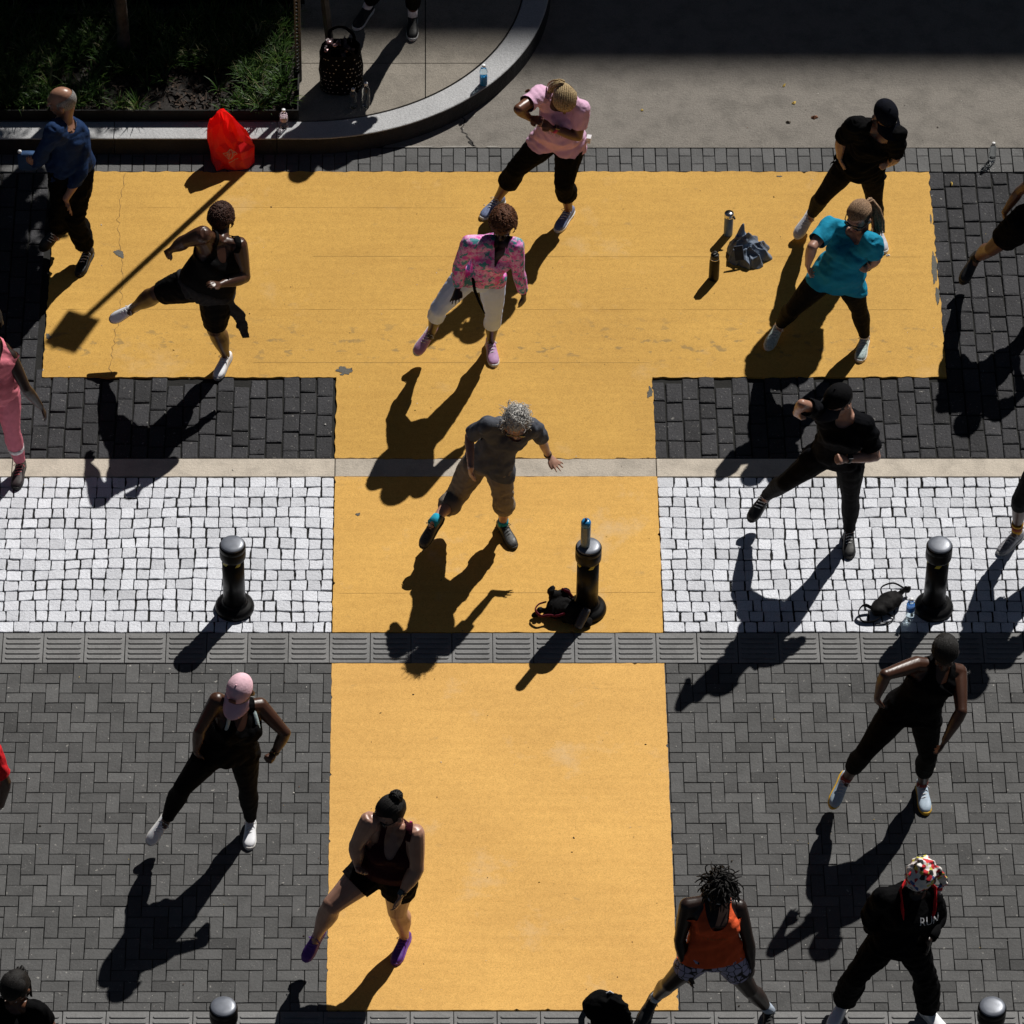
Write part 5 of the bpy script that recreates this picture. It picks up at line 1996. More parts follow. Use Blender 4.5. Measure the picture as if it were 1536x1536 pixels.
def build_planter():
    soil = plain('mulch', (.011, .008, .006), .95, nscale=60, var=.6, bmp=.9)
    V, F = [], []
    nx, ny = 90, 26
    rg = np.random.default_rng(8)
    for j in range(ny + 1):
        for i in range(nx + 1):
            V.append((XL + (PX1 - XL - .02) * i / nx, PY0 + .02 + (PY1 - PY0) * j / ny, H_CURB + .03 + rg.normal() * .008))
    for j in range(ny):
        for i in range(nx):
            a = j * (nx + 1) + i
            F.append([a, a + 1, a + nx + 2, a + nx + 1])
    struct(mesh_obj('planting_soil', V, F, soil, smooth=False))
    # wood chips
    V, F = [], []
    for _ in range(2600):
        x, y = rg.uniform(-3.7, PX1 - .05), rg.uniform(PY0 + .04, PY1)
        a, p = rg.uniform(0, 3.14), rg.normal() * .5
        l, w = rg.uniform(.012, .035), rg.uniform(.004, .010)
        d = A3(math.cos(a) * math.cos(p), math.sin(a) * math.cos(p), math.sin(p))
        s_ = nrm(np.cross(d, rg.normal(size=3)))
        c = A3(x, y, H_CURB + .045 + rg.uniform(0, .012))
        i0 = len(V)
        V += [c - d * l - s_ * w, c + d * l - s_ * w, c + d * l + s_ * w, c - d * l + s_ * w]
        F.append([i0, i0 + 1, i0 + 2, i0 + 3])
    o = mesh_obj('bark_chips', V, F, plain('bark_chip', (.045, .027, .017), .9, nscale=30, var=.6, bmp=0), smooth=False)
    o['kind'] = 'stuff'
    # steel edging
    steel = plain('dark_steel', (.006, .006, .0065), .6, .0, .2)
    S = Soup()
    S.box(A3((XL + PX1) / 2, PY0 - .006, H_CURB + .055), A3((PX1 - XL) / 2, 0, 0), A3(0, .005, 0), A3(0, 0, .055))
    S.box(A3(PX1 - .006, (PY0 + PY1) / 2, H_CURB + .0545), A3(.0055, 0, 0), A3(0, (PY1 - PY0) / 2 - .001, 0), A3(0, 0, .0545))
    o = S.obj('planter_edging', steel, smooth=False)
    props(o, 'low black steel edging round the planting bed, behind the straight kerb', 'planter edging')
    # strappy grass in tufts
    gm, nt, b = new_mat('lily_turf')
    co = objco(nt)
    at = node(nt, 'ShaderNodeAttribute', attribute_name='tone')
    link(nt, ramp(nt, at.outputs['Fac'], [(0, (.006, .016, .003)), (.45, (.030, .075, .011)), (.8, (.07, .125, .018)), (.93, (.13, .125, .05)), (1, (.24, .22, .12))]), b.inputs['Base Color'])
    b.inputs['Roughness'].default_value = .5
    b.inputs['Specular IOR Level'].default_value = .25
    V, F, T = [], [], []

    def bald(x, y):
        return ((x + 2.05) / .62) ** 2 + ((y - 4.62) / .26) ** 2 < 1 or (abs(x + 2.72 + (y - 5.1) * -.5) < .10 and y < 5.05)
    n = 0
    while n < 820:
        x, y = rg.uniform(-4.2, PX1 - .06), rg.uniform(PY0 + .06, PY1 - .02)
        if bald(x, y) and rg.random() < .93:
            continue
        n += 1
        dry = rg.random() < .12
        for _ in range(rg.integers(12, 22)):
            a = rg.uniform(0, 2 * np.pi)
            L = rg.uniform(.10, .22)
            d = A3(math.cos(a), math.sin(a), 0)
            sd = A3(-math.sin(a), math.cos(a), 0)
            w = rg.uniform(.0035, .0065)
            lean = rg.uniform(.25, 1.0)
            p = A3(x, y, H_CURB + .03) + d * rg.uniform(0, .02)
            th = rg.uniform(.15, .5)
            i0 = len(V)
            for s_ in range(5):
                t = s_ / 4
                ww = w * (1 - t ** 2 * .92)
                V += [p - sd * ww, p + sd * ww]
                ang = th + lean * 1.7 * t
                p = p + (d * math.sin(ang) + A3(0, 0, math.cos(ang))) * L / 4
            t0 = float(np.clip(rg.normal(.9 if dry else .42, .2), 0, 1))
            for s_ in range(4):
                F.append([i0 + 2 * s_, i0 + 2 * s_ + 1, i0 + 2 * s_ + 3, i0 + 2 * s_ + 2])
                T.append(t0)
    o = mesh_obj('grass', V, F, gm, tone=T)
    o['kind'] = 'stuff'
    # fence at the back of the bed
    root = empty('metal_fence', (-2.4, PY1 + .08, H_CURB))
    props(root, 'dark metal picket fence along the back of the planting bed at the top left', 'fence')
    S = Soup()
    x = XL
    while x < PX1 + .02:
        S.box(A3(x, PY1 + .08, H_CURB + .45), A3(.008, 0, 0), A3(0, .008, 0), A3(0, 0, .45))
        x += .122
    S.obj('picket_panel', steel, root, smooth=False)
    S = Soup()
    for z in (.10, .86):
        S.box(A3((XL + PX1) / 2, PY1 + .08, H_CURB + z), A3((PX1 - XL) / 2 + .03, 0, 0), A3(0, .012, 0), A3(0, 0, .016))
    S.obj('rail', steel, root, smooth=False)
    S = Soup()
    S.box(A3((XL + PX1) / 2, PY1 + .14, H_CURB + .25), A3((PX1 - XL) / 2, 0, 0), A3(0, .03, 0), A3(0, 0, .25))
    o = S.obj('low_wall', plain('dark_wall', (.05, .05, .055), .8), smooth=False)
    props(o, 'low dark wall behind the metal fence at the top left', 'wall')
    # slim perforated post at the corner of the bed
    zinc = plain('weathered_zinc', (.07, .07, .072), .6, .1)
    S = Soup()
    cx, cy = -1.045, 4.80
    for q in (-1, 1):
        S.box(A3(cx + q * .017, cy, H_CURB + .50), A3(.007, 0, 0), A3(0, .003, 0), A3(0, 0, .50))
    for k in range(26):
        S.box(A3(cx, cy, H_CURB + .01 + k * .039), A3(.0098, 0, 0), A3(0, .0028, 0), A3(0, 0, .008))
    S.box(A3(cx + .0265, cy + .018, H_CURB + .50), A3(.0025, 0, 0), A3(0, .02, 0), A3(0, 0, .499))
    o = S.obj('perforated_post', zinc, smooth=False, loc=A3(cx, cy, H_CURB))
    props(o, 'slim perforated metal post at the right corner of the planting bed', 'post')


def build_sign():
    root = empty('sign_post', (-.757, 4.907, H_CURB))
    props(root, 'leaning sign post behind the spotted bag, casting the long diagonal shadow', 'sign post')
    zinc = MATS['weathered_zinc']
    b0, c = A3(-.757, 4.907, H_CURB), A3(-1.015, 4.88, 3.5)
    ax = nrm(c - b0)
    top = c + ax * .26
    S = Soup()
    S.tube([b0, top], [.034, .034], 4, ends=False)
    S.obj('post', plain('dark_zinc', (.022, .022, .024), .6, .1), root, smooth=False)
    S = Soup()
    w = nrm(A3(.80, -.30, 0.06))
    up = nrm(A3(.12, 0, 1.))
    n = nrm(np.cross(w, up))
    S.box(c + n * .04, w * .145, up * .24, n * .002)
    S.obj('sign_plate', plain('sign_white', (.6, .6, .6), .4), root, smooth=False)


def leaf_cloud(rg, clumps, n, size):
    V, F = [], []
    for _ in range(n):
        c, r = clumps[rg.integers(len(clumps))]
        d = nrm(rg.normal(size=3)) * rg.uniform(0, 1) ** .45
        p = np.asarray(c) + d * np.asarray(r)
        a = nrm(rg.normal(size=3) + A3(0, 0, .2))
        b_ = nrm(np.cross(a, rg.normal(size=3)))
        l, w = size * rg.uniform(.6, 1.3), size * rg.uniform(.25, .5)
        i0 = len(V)
        V += [p - a * l, p + b_ * w, p + a * l, p - b_ * w]
        F.append([i0, i0 + 1, i0 + 2, i0 + 3])
    return V, F


def build_trees():
    bark = plain('bark', (.075, .062, .05), .9, nscale=18, var=.5, bmp=.9)
    lm = plain('tree_leaf', (.05, .085, .022), .6, nscale=4, var=.5, bmp=0)
    rg = np.random.default_rng(31)
    specs = [((-2.505, 5.10), .05, 4.6, [(-1.86, 5.78, 2.7, .36), (-1.80, 5.36, 2.8, .40), (-1.84, 5.05, 2.9, .38), (-1.86, 4.72, 2.95, .26), (-2.0, 5.9, 3.1, .46), (-1.98, 5.45, 3.1, .46), (-2.6, 5.95, 3.2, .75), (-2.45, 4.9, 3.4, .7), (-2.4, 5.6, 3.9, .8), (-2.9, 5.2, 4.2, .8), (-2.95, 5.9, 3.6, .75)], 19000, .055, 'young street tree rising from the planting bed at the top left'),
             ((.05, 8.2), .09, 6.0, [(-.35, 8.15, 4.1, .75), (.3, 8.75, 4.6, .75), (-.9, 8.2, 4.4, .85), (.1, 7.95, 3.8, .55), (-1.4, 8.6, 4.5, .8), (-1.75, 8.15, 4.0, .8), (-.5, 8.9, 4.6, .8), (-1.2, 9.1, 5.0, .8), (-2.1, 8.7, 4.4, .8)], 9500, .055, 'street tree beyond the top of the frame whose crown dapples the planting bed')]
    for (x, y), r, h, cl, n, sz, lab in specs:
        root = empty('tree', (x, y, H_CURB))
        props(root, lab, 'tree')
        S = Soup()
        pts = [A3(x, y, H_CURB - .02), A3(x + .01, y + .01, H_CURB + .25), A3(x - .02, y + .03, 1.3), A3(x - .03, y + .06, 2.4), A3(x - .1, y + .1, h * .8)]
        S.tube(pts, [r * 1.35, r * 1.02, r * .95, r * .85, r * .4], 12)
        for cx, cy, cz, cr in cl:
            p0 = A3(x - .03, y + .06, min(2.3, cz - .7) + rg.uniform(-.2, .3))
            S.tube([p0, (p0 + A3(cx, cy, cz)) / 2 + A3(0, 0, .1), A3(cx, cy, cz)], [r * .5, r * .3, r * .12], 7)
        S.obj('trunk', bark, root)
        clumps = []
        for cx, cy, cz, cr in cl:
            for _ in range(9):
                d = nrm(rg.normal(size=3)) * cr * rg.uniform(.3, .85)
                clumps.append(((cx + d[0], cy + d[1], cz + d[2] * .7), (cr * .34, cr * .34, cr * .26)))
        V, F = leaf_cloud(rg, clumps, n, sz)
        mesh_obj('crown', V, F, lm, root, smooth=False)


def build_building():
    H = 32.
    Y0 = 5.27 + .816 * H
    root = empty('office_building', (2, Y0, 0))
    props(root, 'tall office building beyond the top of the frame whose shadow darkens the far roadway', 'building')
    wall = plain('limestone', (.34, .32, .29), .85, nscale=3, var=.12)
    glass = plain('window_glass', (.02, .025, .03), .08, bmp=0, spec=.8)
    S = Soup()
    S.box(A3(4, Y0 + 5.0, H / 2), A3(26, 0, 0), A3(0, 5, 0), A3(0, 0, H / 2))
    S.obj('wall', wall, root, smooth=False)
    S = Soup()
    S.box(A3(4, Y0 + 5.0, H + .1), A3(26.02, 0, 0), A3(0, 5.02, 0), A3(0, 0, .1))
    S.obj('roof', wall, root, smooth=False)
    fr = plain('window_frame', (.08, .08, .08), .5)
    for k in range(7):
        for i in range(9):
            c = A3(-12 + i * 4, Y0 - .02, 2.4 + k * 4.2)
            S = Soup()
            for q in (-1, 1):
                S.box(c + A3(q * .85, 0, 0), A3(.05, 0, 0), A3(0, .05, 0), A3(0, 0, 1.2))
                S.box(c + A3(0, 0, q * 1.15), A3(.80, 0, 0), A3(0, .05, 0), A3(0, 0, .05))
            f = S.obj('window', fr, root, smooth=False)
            S = Soup()
            S.box(c + A3(0, .012, 0), A3(.80, 0, 0), A3(0, .02, 0), A3(0, 0, 1.10))
            S.obj('pane', glass, f, smooth=False)


# ------------------------------------------------------------------ street furniture and belongings
def copy_tree(o, parent=None):
    c = o.copy()
    COL.objects.link(c)
    if parent is not None:
        c.parent = parent
        c.matrix_parent_inverse = o.matrix_parent_inverse.copy()
    for ch in o.children:
        copy_tree(ch, c)
    return c


def build_bollards():
    blk = plain('bollard_black', (.003, .003, .0034), .38, 0., .18, nscale=25, bmp=.05)
    top = plain('bollard_top_sheen', (.15, .165, .20), .40, .2, .6, nscale=25, bmp=.05)  # paler than the black body: sky reflection painted into the cap colour
    yel = plain('reflector_yellow', (.50, .42, .02), .5)
    root = empty('bollard', (0, 0, 0))
    S = Soup()
    lathe(S, (0, 0, 0), [(.148, 0), (.150, .018), (.144, .040), (.128, .056), (.104, .062), (.090, .075), (.086, .090)], 36)
    S.obj('base_flange', blk, root)
    S = Soup()
    lathe(S, (0, 0, 0), [(.0835, .06), (.0835, .60)], 36)
    S.obj('post', blk, root)
    S = Soup()
    lathe(S, (0, 0, 0), [(.086, .560), (.097, .566), (.099, .580), (.099, .640), (.0965, .646), (.0965, .652), (.099, .658), (.099, .682), (.095, .692)], 36)
    S.obj('collar', blk, root)
    S = Soup()
    lathe(S, (0, 0, 0), [(.091, .685), (.0905, .699), (.084, .7055), (.06, .710), (.03, .712), (.004, .7125)], 36)
    S.obj('cap', top, root)
    for a0 in (-150, -75, 0, 75, 150):
        V, F = [], []
        n = 7
        for i in range(n):
            t = i / (n - 1)
            for z in (0, 1):
                a = R(a0 - 90 + 26 * (t + (.45 if z else -.0)))
                V.append((.0842 * math.cos(a), .0842 * math.sin(a), .522 + .030 * z * (1 if True else t)))
        for i in range(n - 1):
            F.append([2 * i, 2 * i + 2, 2 * i + 3, 2 * i + 1])
        mesh_obj('reflector', V, F, yel, root)
    spots = [(-1.437, -1.010, 'black steel bollard standing alone on the white cobbles left of the yellow stem', 12),
             (1.225, -1.030, 'black steel bollard on the yellow stem with a blue bottle standing on top', 0),
             (3.848, -1.016, 'black steel bollard on the white cobbles beside the clear bottle and black pouch', 52),
             (-1.392, -5.43, 'black steel bollard at the bottom edge left of the yellow stem', 30),
             (1.262, -5.43, 'black steel bollard at the bottom edge hung with a black bag', 5),
             (3.925, -5.43, 'black steel bollard at the bottom right corner', -20)]
    for i, (x, y, lab, rz) in enumerate(spots):
        o = root if i == 0 else copy_tree(root)
        o.location = (x, y, .003)
        o.rotation_euler = (0, 0, R(rz))
        props(o, lab, 'bollard', 'black bollards in two rows across the street')


def glass_mat(name, tint, rough=.03):
    if name in MATS:
        return MATS[name]
    m, nt, b = new_mat(name)
    b.inputs['Base Color'].default_value = (*tint, 1)
    b.inputs['Transmission Weight'].default_value = 1.
    b.inputs['Roughness'].default_value = rough
    b.inputs['IOR'].default_value = 1.33
    bump(nt, b, noise(nt, objco(nt), 60, 2), .2, .003)
    MATS[name] = m
    return m


def water_bottle(x, y, z, h, label, tint=(.86, .90, .92), lab_mat=None, cap=(.75, .76, .78), r=.033, group='clear plastic water bottles', tilt=None):
    root = empty('water_bottle', (x, y, z))
    props(root, label, 'bottle', group)
    S = Soup()
    lathe(S, (x, y, z), [(.010, .004), (r * .75, .0), (r * .95, .008), (r, .02), (r, h * .18), (r * .96, h * .20), (r, h * .22), (r, h * .38), (r * .95, h * .42), (r * .95, h * .58), (r, h * .62), (r * .98, h * .70), (r * .75, h * .80), (r * .45, h * .87), (r * .38, h * .90), (r * .38, h * .94)], 20)
    S.obj('bottle', glass_mat('clear_plastic_' + label[:5], tint), root)
    S = Soup()
    lathe(S, (x, y, z), [(r * .46, h * .905), (r * .47, h * .985), (r * .40, h)], 16)
    S.obj('lid', plain('lid_%.2f' % cap[2], cap, .4, bmp=0), root)
    if lab_mat:
        S = Soup()
        lathe(S, (x, y, z), [(r * .98, h * .41), (r * 1.0, h * .42), (r * 1.0, h * .60), (r * .98, h * .61)], 20)
        S.obj('label_band', lab_mat, root)
    return root


def heap(parts, vs=.009, amp=.008, freq=20, seed=1, smooth=1):
    S = Soup()
    for p in parts:
        if p[0] == 'b':
            S.ball(*p[1:])
        else:
            S.tube(*p[1:])
    V, F = voxel(S, vs, smooth)
    return wrinkle(V, F, amp, freq, seed), F


def project_marks(V2, F2, target, org, right, up, d, mat, name, lift=.002):
    bv = BVHTree.FromPolygons([tuple(target.matrix_world @ v.co) if False else tuple(v.co) for v in target.data.vertices], [tuple(p.vertices) for p in target.data.polygons])
    out = []
    for px, py in V2:
        p = org + right * px + up * py - d * .6
        hit = bv.ray_cast(Vector(p), Vector(d))
        q = np.array(hit[0]) if hit[0] is not None else org + right * px + up * py
        out.append(q - d * lift)
    return mesh_obj(name, out, F2, mat, target, smooth=False)


def polyline2d(pts, w, closed=False):
    V, F = [], []
    n = len(pts)
    P = [np.array(p, float) for p in pts]
    rngn = range(n if closed else n - 1)
    for i in rngn:
        a, b = P[i], P[(i + 1) % n]
        L = np.linalg.norm(b - a)
        m = max(1, int(L / .012))
        t = (b - a) / L
        nn = np.array((-t[1], t[0])) * w / 2
        for k in range(m):
            c, e = a + (b - a) * k / m, a + (b - a) * (k + 1) / m
            i0 = len(V)
            V += [c - nn, e - nn, e + nn, c + nn]
            F.append([i0, i0 + 1, i0 + 2, i0 + 3])
    return V, F


def strokes(rows, seed, w=.0035):
    """rows: (x0, x1, y, height): worn unreadable print made of short strokes"""
    rg = np.random.default_rng(seed)
    V, F = [], []
    for x0, x1, y, h in rows:
        x = x0
        while x < x1:
            if rg.random() < .85:
                yy = y + rg.normal() * h * .08
                for v, f in (polyline2d([(x, yy - h / 2), (x + rg.normal() * .003, yy + h / 2)], w),):
                    n0 = len(V)
                    V += v
                    F += [[i + n0 for i in q] for q in f]
            x += rg.uniform(.006, .014)
    return V, F


def build_things():
    blue_lab = plain('blue_label', (.03, .16, .50), .4, nscale=80, var=.5, bmp=0)
    # bottle on the bollard
    bx, by, bz = 1.200, -1.036, .716
    root = empty('water_bottle', (bx, by, bz))
    props(root, 'frosted bottle with a blue top standing on the middle bollard', 'bottle')
    S = Soup()
    r, h = .037, .27
    lathe(S, (bx, by, bz), [(.02, 0), (r * .95, .004), (r, .02), (r, h * .78), (r * .93, h * .82)], 22)
    S.obj('bottle', plain('frosted_grey', (.13, .19, .24), .25, bmp=0, spec=.6), root)
    S = Soup()
    lathe(S, (bx, by, bz), [(r * .99, h * .80), (r * 1.02, h * .82), (r * 1.02, h * .92), (r * .85, h * .97), (r * .4, h * .99)], 22)
    S.obj('lid', plain('blue_lid', (.02, .20, .45), .3, bmp=0), root)
    S = Soup()
    S.tube([A3(bx, by, bz + h * .985), A3(bx, by, bz + h * 1.05)], [.011, .009], 10)
    S.obj('spout', plain('spout_dark', (.08, .04, .06), .4, bmp=0), root)

    water_bottle(.486, 4.752, H_CURB, .215, 'clear bottle half full of blue drink standing on the curved granite kerb', (.75, .9, .95), None, (.80, .82, .84))
    w = bpy.data.objects
    S = Soup()
    lathe(S, (.486, 4.752, H_CURB + .006), [(.010, 0), (.0325, .002), (.0328, .09), (.0310, .095)], 20)
    S.obj('blue_drink', plain('blue_drink', (.02, .24, .52), .2, bmp=0), [o for o in COL.objects if o.get('label', '').startswith('clear bottle half')][0])
    water_bottle(-.588, 4.470, H_CURB, .205, 'smaller clear water bottle on the sidewalk in front of the spotted bag', r=.032)
    water_bottle(-.483, 4.487, H_CURB, .255, 'taller clear water bottle on the sidewalk in front of the spotted bag', r=.034)
    bp = water_bottle(-1.154, 4.222, H_CURB, .198, 'pinkish white bottle standing on the kerb at the corner of the planting bed', (.9, .85, .88), plain('pale_label', (.60, .48, .52), .5, nscale=60, var=.4, bmp=0))
    water_bottle(3.662, -1.115, .003, .215, 'clear water bottle with a blue label beside the pouch on the cobbles', (.85, .9, .93), blue_lab)
    water_bottle(4.650, 4.000, .003, .20, 'small clear bottle standing on the border pavers at the right', (.93, .95, .95), None, (.70, .70, .70), r=.030)

    # steel and black flasks by the jacket
    root = empty('flask', (2.453, 3.118, 0))
    props(root, 'brushed steel flask standing behind the crumpled jacket', 'flask')
    S = Soup()
    lathe(S, (2.453, 3.118, .004), [(.025, 0), (.036, .003), (.0365, .02), (.0365, .185), (.034, .195)], 24)
    S.obj('body', plain('blue_steel', (.09, .17, .29), .35, .0, bmp=.05), root)
    S = Soup()
    lathe(S, (2.453, 3.118, .004), [(.036, .194), (.039, .198), (.039, .228), (.035, .236), (.004, .238)], 24)
    S.obj('lid', plain('chrome', (.65, .65, .66), .18, 1., bmp=0), root)
    S = Soup()
    S.tube([A3(2.453, 3.118, .215), A3(2.49, 3.10, .212), A3(2.498, 3.09, .200)], [.010, .010, .008], 8)
    S.obj('handle', plain('black_rubber', (.015, .015, .015), .5, bmp=0), root)
    root = empty('flask', (2.318, 2.60, 0))
    props(root, 'black flask standing left of the crumpled jacket', 'flask')
    S = Soup()
    lathe(S, (2.318, 2.60, .004), [(.025, 0), (.041, .004), (.042, .02), (.041, .19), (.036, .215), (.034, .22)], 24)
    S.obj('body', plain('black_flask', (.004, .004, .004), .45, spec=.25, bmp=.05), root)
    S = Soup()
    lathe(S, (2.318, 2.60, .004), [(.0355, .216), (.0365, .220), (.0365, .228)], 24)
    S.obj('steel_ring', MATS['chrome'], root)
    S = Soup()
    lathe(S, (2.318, 2.60, .004), [(.033, .226), (.034, .232), (.034, .262), (.026, .270), (.004, .271)], 24)
    S.obj('lid', MATS['black_rubber'], root)
    S = Soup()
    S.tube([A3(2.290, 2.60, .268), A3(2.318, 2.60, .300), A3(2.346, 2.60, .268)], [.007, .008, .007], 8)
    S.obj('handle', MATS['black_rubber'], root)

    # crumpled jacket
    c = A3(2.590, 2.875, 0)
    rg = np.random.default_rng(12)
    na, nr = 150, 42
    ph = rg.uniform(0, 6.28, 12)
    V, F = [], []
    for a in range(na):
        th = 2 * np.pi * a / na
        lobe = abs(math.sin(2.5 * th + ph[0])) * .030 + abs(math.sin(4.5 * th + ph[1])) * .024 + abs(math.sin(8 * th + ph[2])) * .010
        Ro = .150 + lobe - .02 + .02 * math.sin(th + ph[3])
        for k in range(nr + 1):
            t = k / nr
            r = Ro * t
            x, y = r * math.cos(th), r * math.sin(th)
            # warped coordinates give long folds that wander
            wx = x + .030 * math.sin(17 * y + ph[4]) + .012 * math.sin(41 * y + ph[5])
            wy = y + .030 * math.sin(15 * x + ph[6]) + .012 * math.sin(37 * x + ph[7])
            f1 = 1 - abs(math.sin(26 * wx + 14 * wy + ph[8]))
            f2 = 1 - abs(math.sin(-17 * wx + 30 * wy + ph[9]))
            f3 = 1 - abs(math.sin(5.5 * th + 9 * wx + ph[10]))
            env = (1 - t ** 2.6)
            z = .150 * env * (.75 + .25 * math.cos(th - 1.9)) + (.040 * f1 ** 1.6 + .034 * f2 ** 1.6) * (.35 + .65 * env) * min(1, t * 4) + .045 * f3 ** 2 * t ** 2 * (1 - t ** 6)
            z += .15 * math.exp(-(((x + .045) / .030) ** 2 + ((y - .125) / .045) ** 2))
            over = .016 * math.sin(9 * th + ph[11]) * t
            V.append((c[0] + x + over, c[1] + y - z * .05, .006 + max(0, z * (1 if t < 1 else 0) + (.0 if t < 1 else .0))))
    for a in range(na):
        b_ = (a + 1) % na
        for k in range(nr):
            F.append([a * (nr + 1) + k, a * (nr + 1) + k + 1, b_ * (nr + 1) + k + 1, b_ * (nr + 1) + k])
    o = mesh_obj('jacket', V, F, cloth('slate_jacket', (.125, .16, .22), rough=.55, var=.35, spec=.35), loc=c)
    props(o, 'crumpled slate-blue jacket heaped on the yellow bar beside two flasks', 'jacket')
    S = Soup()
    S.box(c + A3(-.065, -.095, .115), A3(.035, .006, 0), A3(.008, -.03, -.05), A3(.002, .006, -.003) * 1.2)
    S.obj('sleeve_tab', cloth('dark_slate', (.04, .05, .075)), o, smooth=False)

    # red carrier bag
    c = A3(-1.585, 3.995, .004)
    nu, nv = 8, 6
    rg = np.random.default_rng(6)
    us = np.linspace(-1, 1, nu)
    left = lambda v: np.interp(v, [0, .5, .8, 1], [-.165, -.19, -.19, -.155])
    right = lambda v: np.interp(v, [0, .35, .6, .8, 1], [.185, .192, .145, .08, .02])
    V = []
    for side in (-1, 1):
        for j in range(nv + 1):
            v = j / nv
            for i in range(nu):
                u = (us[i] + 1) / 2
                x = left(v) * (1 - u) + right(v) * u
                ztop = .40 + .12 * math.exp(-((u - .55) / .42) ** 2)
                z = v * ztop
                dep = (.105 * (1 - v) ** .55 + .012) * (1 - abs(us[i]) ** 3 * .85)
                y = side * dep + .05 * v + rg.normal() * .016 * (0 if abs(us[i]) == 1 else 1)
                V.append((c[0] + x + rg.normal() * .005, c[1] + y, c[2] + z + (rg.normal() * .008 if 0 < j < nv else 0)))
    n1 = (nv + 1) * nu
    F = []
    for j in range(nv):
        for i in range(nu - 1):
            a = j * nu + i
            F.append([a, a + 1, a + nu + 1, a + nu])
            F.append([n1 + a, n1 + a + nu, n1 + a + nu + 1, n1 + a + 1])
        for i in (0, nu - 1):
            a = j * nu + i
            F.append([a, a + nu, n1 + a + nu, n1 + a])
    F.append(list(range(nu)) + list(range(n1 + nu - 1, n1 - 1, -1)))
    Fi = []
    for f in F:
        Fi += [[f[0], f[1], f[2]], [f[0], f[2], f[3]]] if len(f) == 4 and rg.random() < .5 else ([[f[1], f[2], f[3]], [f[1], f[3], f[0]]] if len(f) == 4 else [f])
    rm, nt, b = new_mat('red_plastic')
    b.inputs['Base Color'].default_value = (.82, .012, .014, 1)
    b.inputs['Roughness'].default_value = .45
    b.inputs['Subsurface Weight'].default_value = .0
    tr = node(nt, 'ShaderNodeBsdfTranslucent')
    tr.inputs['Color'].default_value = (.92, .016, .014, 1)
    mx = nt.nodes.new('ShaderNodeMixShader')
    # height-graded translucency paints in light through the top, shade of unmodelled contents below
    sz = node(nt, 'ShaderNodeSeparateXYZ')
    link(nt, objco(nt), sz.inputs[0])
    mrz = node(nt, 'ShaderNodeMapRange')
    link(nt, sz.outputs[2], mrz.inputs[0])
    mrz.inputs[1].default_value, mrz.inputs[2].default_value, mrz.inputs[3].default_value, mrz.inputs[4].default_value = .06, .36, .10, .60
    link(nt, mrz.outputs[0], mx.inputs[0])
    link(nt, b.outputs[0], mx.inputs[1])
    link(nt, tr.outputs[0], mx.inputs[2])
    link(nt, mx.outputs[0], nt.nodes['Material Output'].inputs['Surface'])
    bump(nt, b, noise(nt, objco(nt), 30, 3), .3, .006)
    o = mesh_obj('carrier_bag', V, Fi, rm, smooth=False)
    props(o, 'bright red carrier bag with a diamond emblem, standing against the kerb', 'bag')
    line = plain('faded_print', (.62, .40, .36), .6, bmp=0)
    VV, FF = [], []

    def addp(v, f):
        n0 = len(VV)
        VV.extend(v)
        FF.extend([[i + n0 for i in q] for q in f])
    dx, dy = .058, .047
    addp(*polyline2d([(-dx, 0), (-.01, dy * .78), (.01, dy * .78), (dx, .004), (.01, -dy * .78), (-.01, -dy * .78)], .0045, True))
    addp(*polyline2d([(.019 * math.cos(t), .002 + .040 * math.sin(t)) for t in np.linspace(0, 2 * np.pi, 15)[:-1]], .0045, True))
    addp(*polyline2d([(-.004, -.026), (-.004, .028)], .004))
    addp(*polyline2d([(-.036, .008), (.008, .010)], .004))
    addp(*polyline2d([(-.036, -.006), (-.010, -.006)], .004))
    addp(*polyline2d([(.020, -.010), (.040, .012), (.020, .012)], .004))
    addp(*polyline2d([(-.012, -.068), (.025, -.072), (.052, -.062), (.064, -.050)], .006))
    project_marks(VV, FF, o, A3(-1.588, 3.9, .165), A3(1, 0, 0), nrm(A3(0, .3, 1)), A3(0, 1, 0), line, 'emblem', .004)

    # spotted tote
    c = A3(-.685, 4.735, H_CURB)
    S = Soup()
    rings = []
    for z, w, d in ((0.002, .155, .12), (.03, .17, .135), (.18, .178, .14), (.33, .172, .135), (.42, .155, .118)):
        rings.append((c + A3(-.02 * z, 0, z), A3(w, 0, 0), A3(0, d, 0)))
    S.loft(rings, 28, power=3.)
    V, F = S.verts(), [f for f in S.F]
    V = wrinkle(V, F, .006, 14, 7)
    F = [f for f in F if len(f) == 4] + [list(range(28))[::-1]]
    root = mesh_obj('tote_bag', V, F, BLACK, loc=c)
    props(root, 'black tote bag with small white spots on the sidewalk, full of belongings', 'bag')
    DV, DF = [], []
    rg = np.random.default_rng(15)
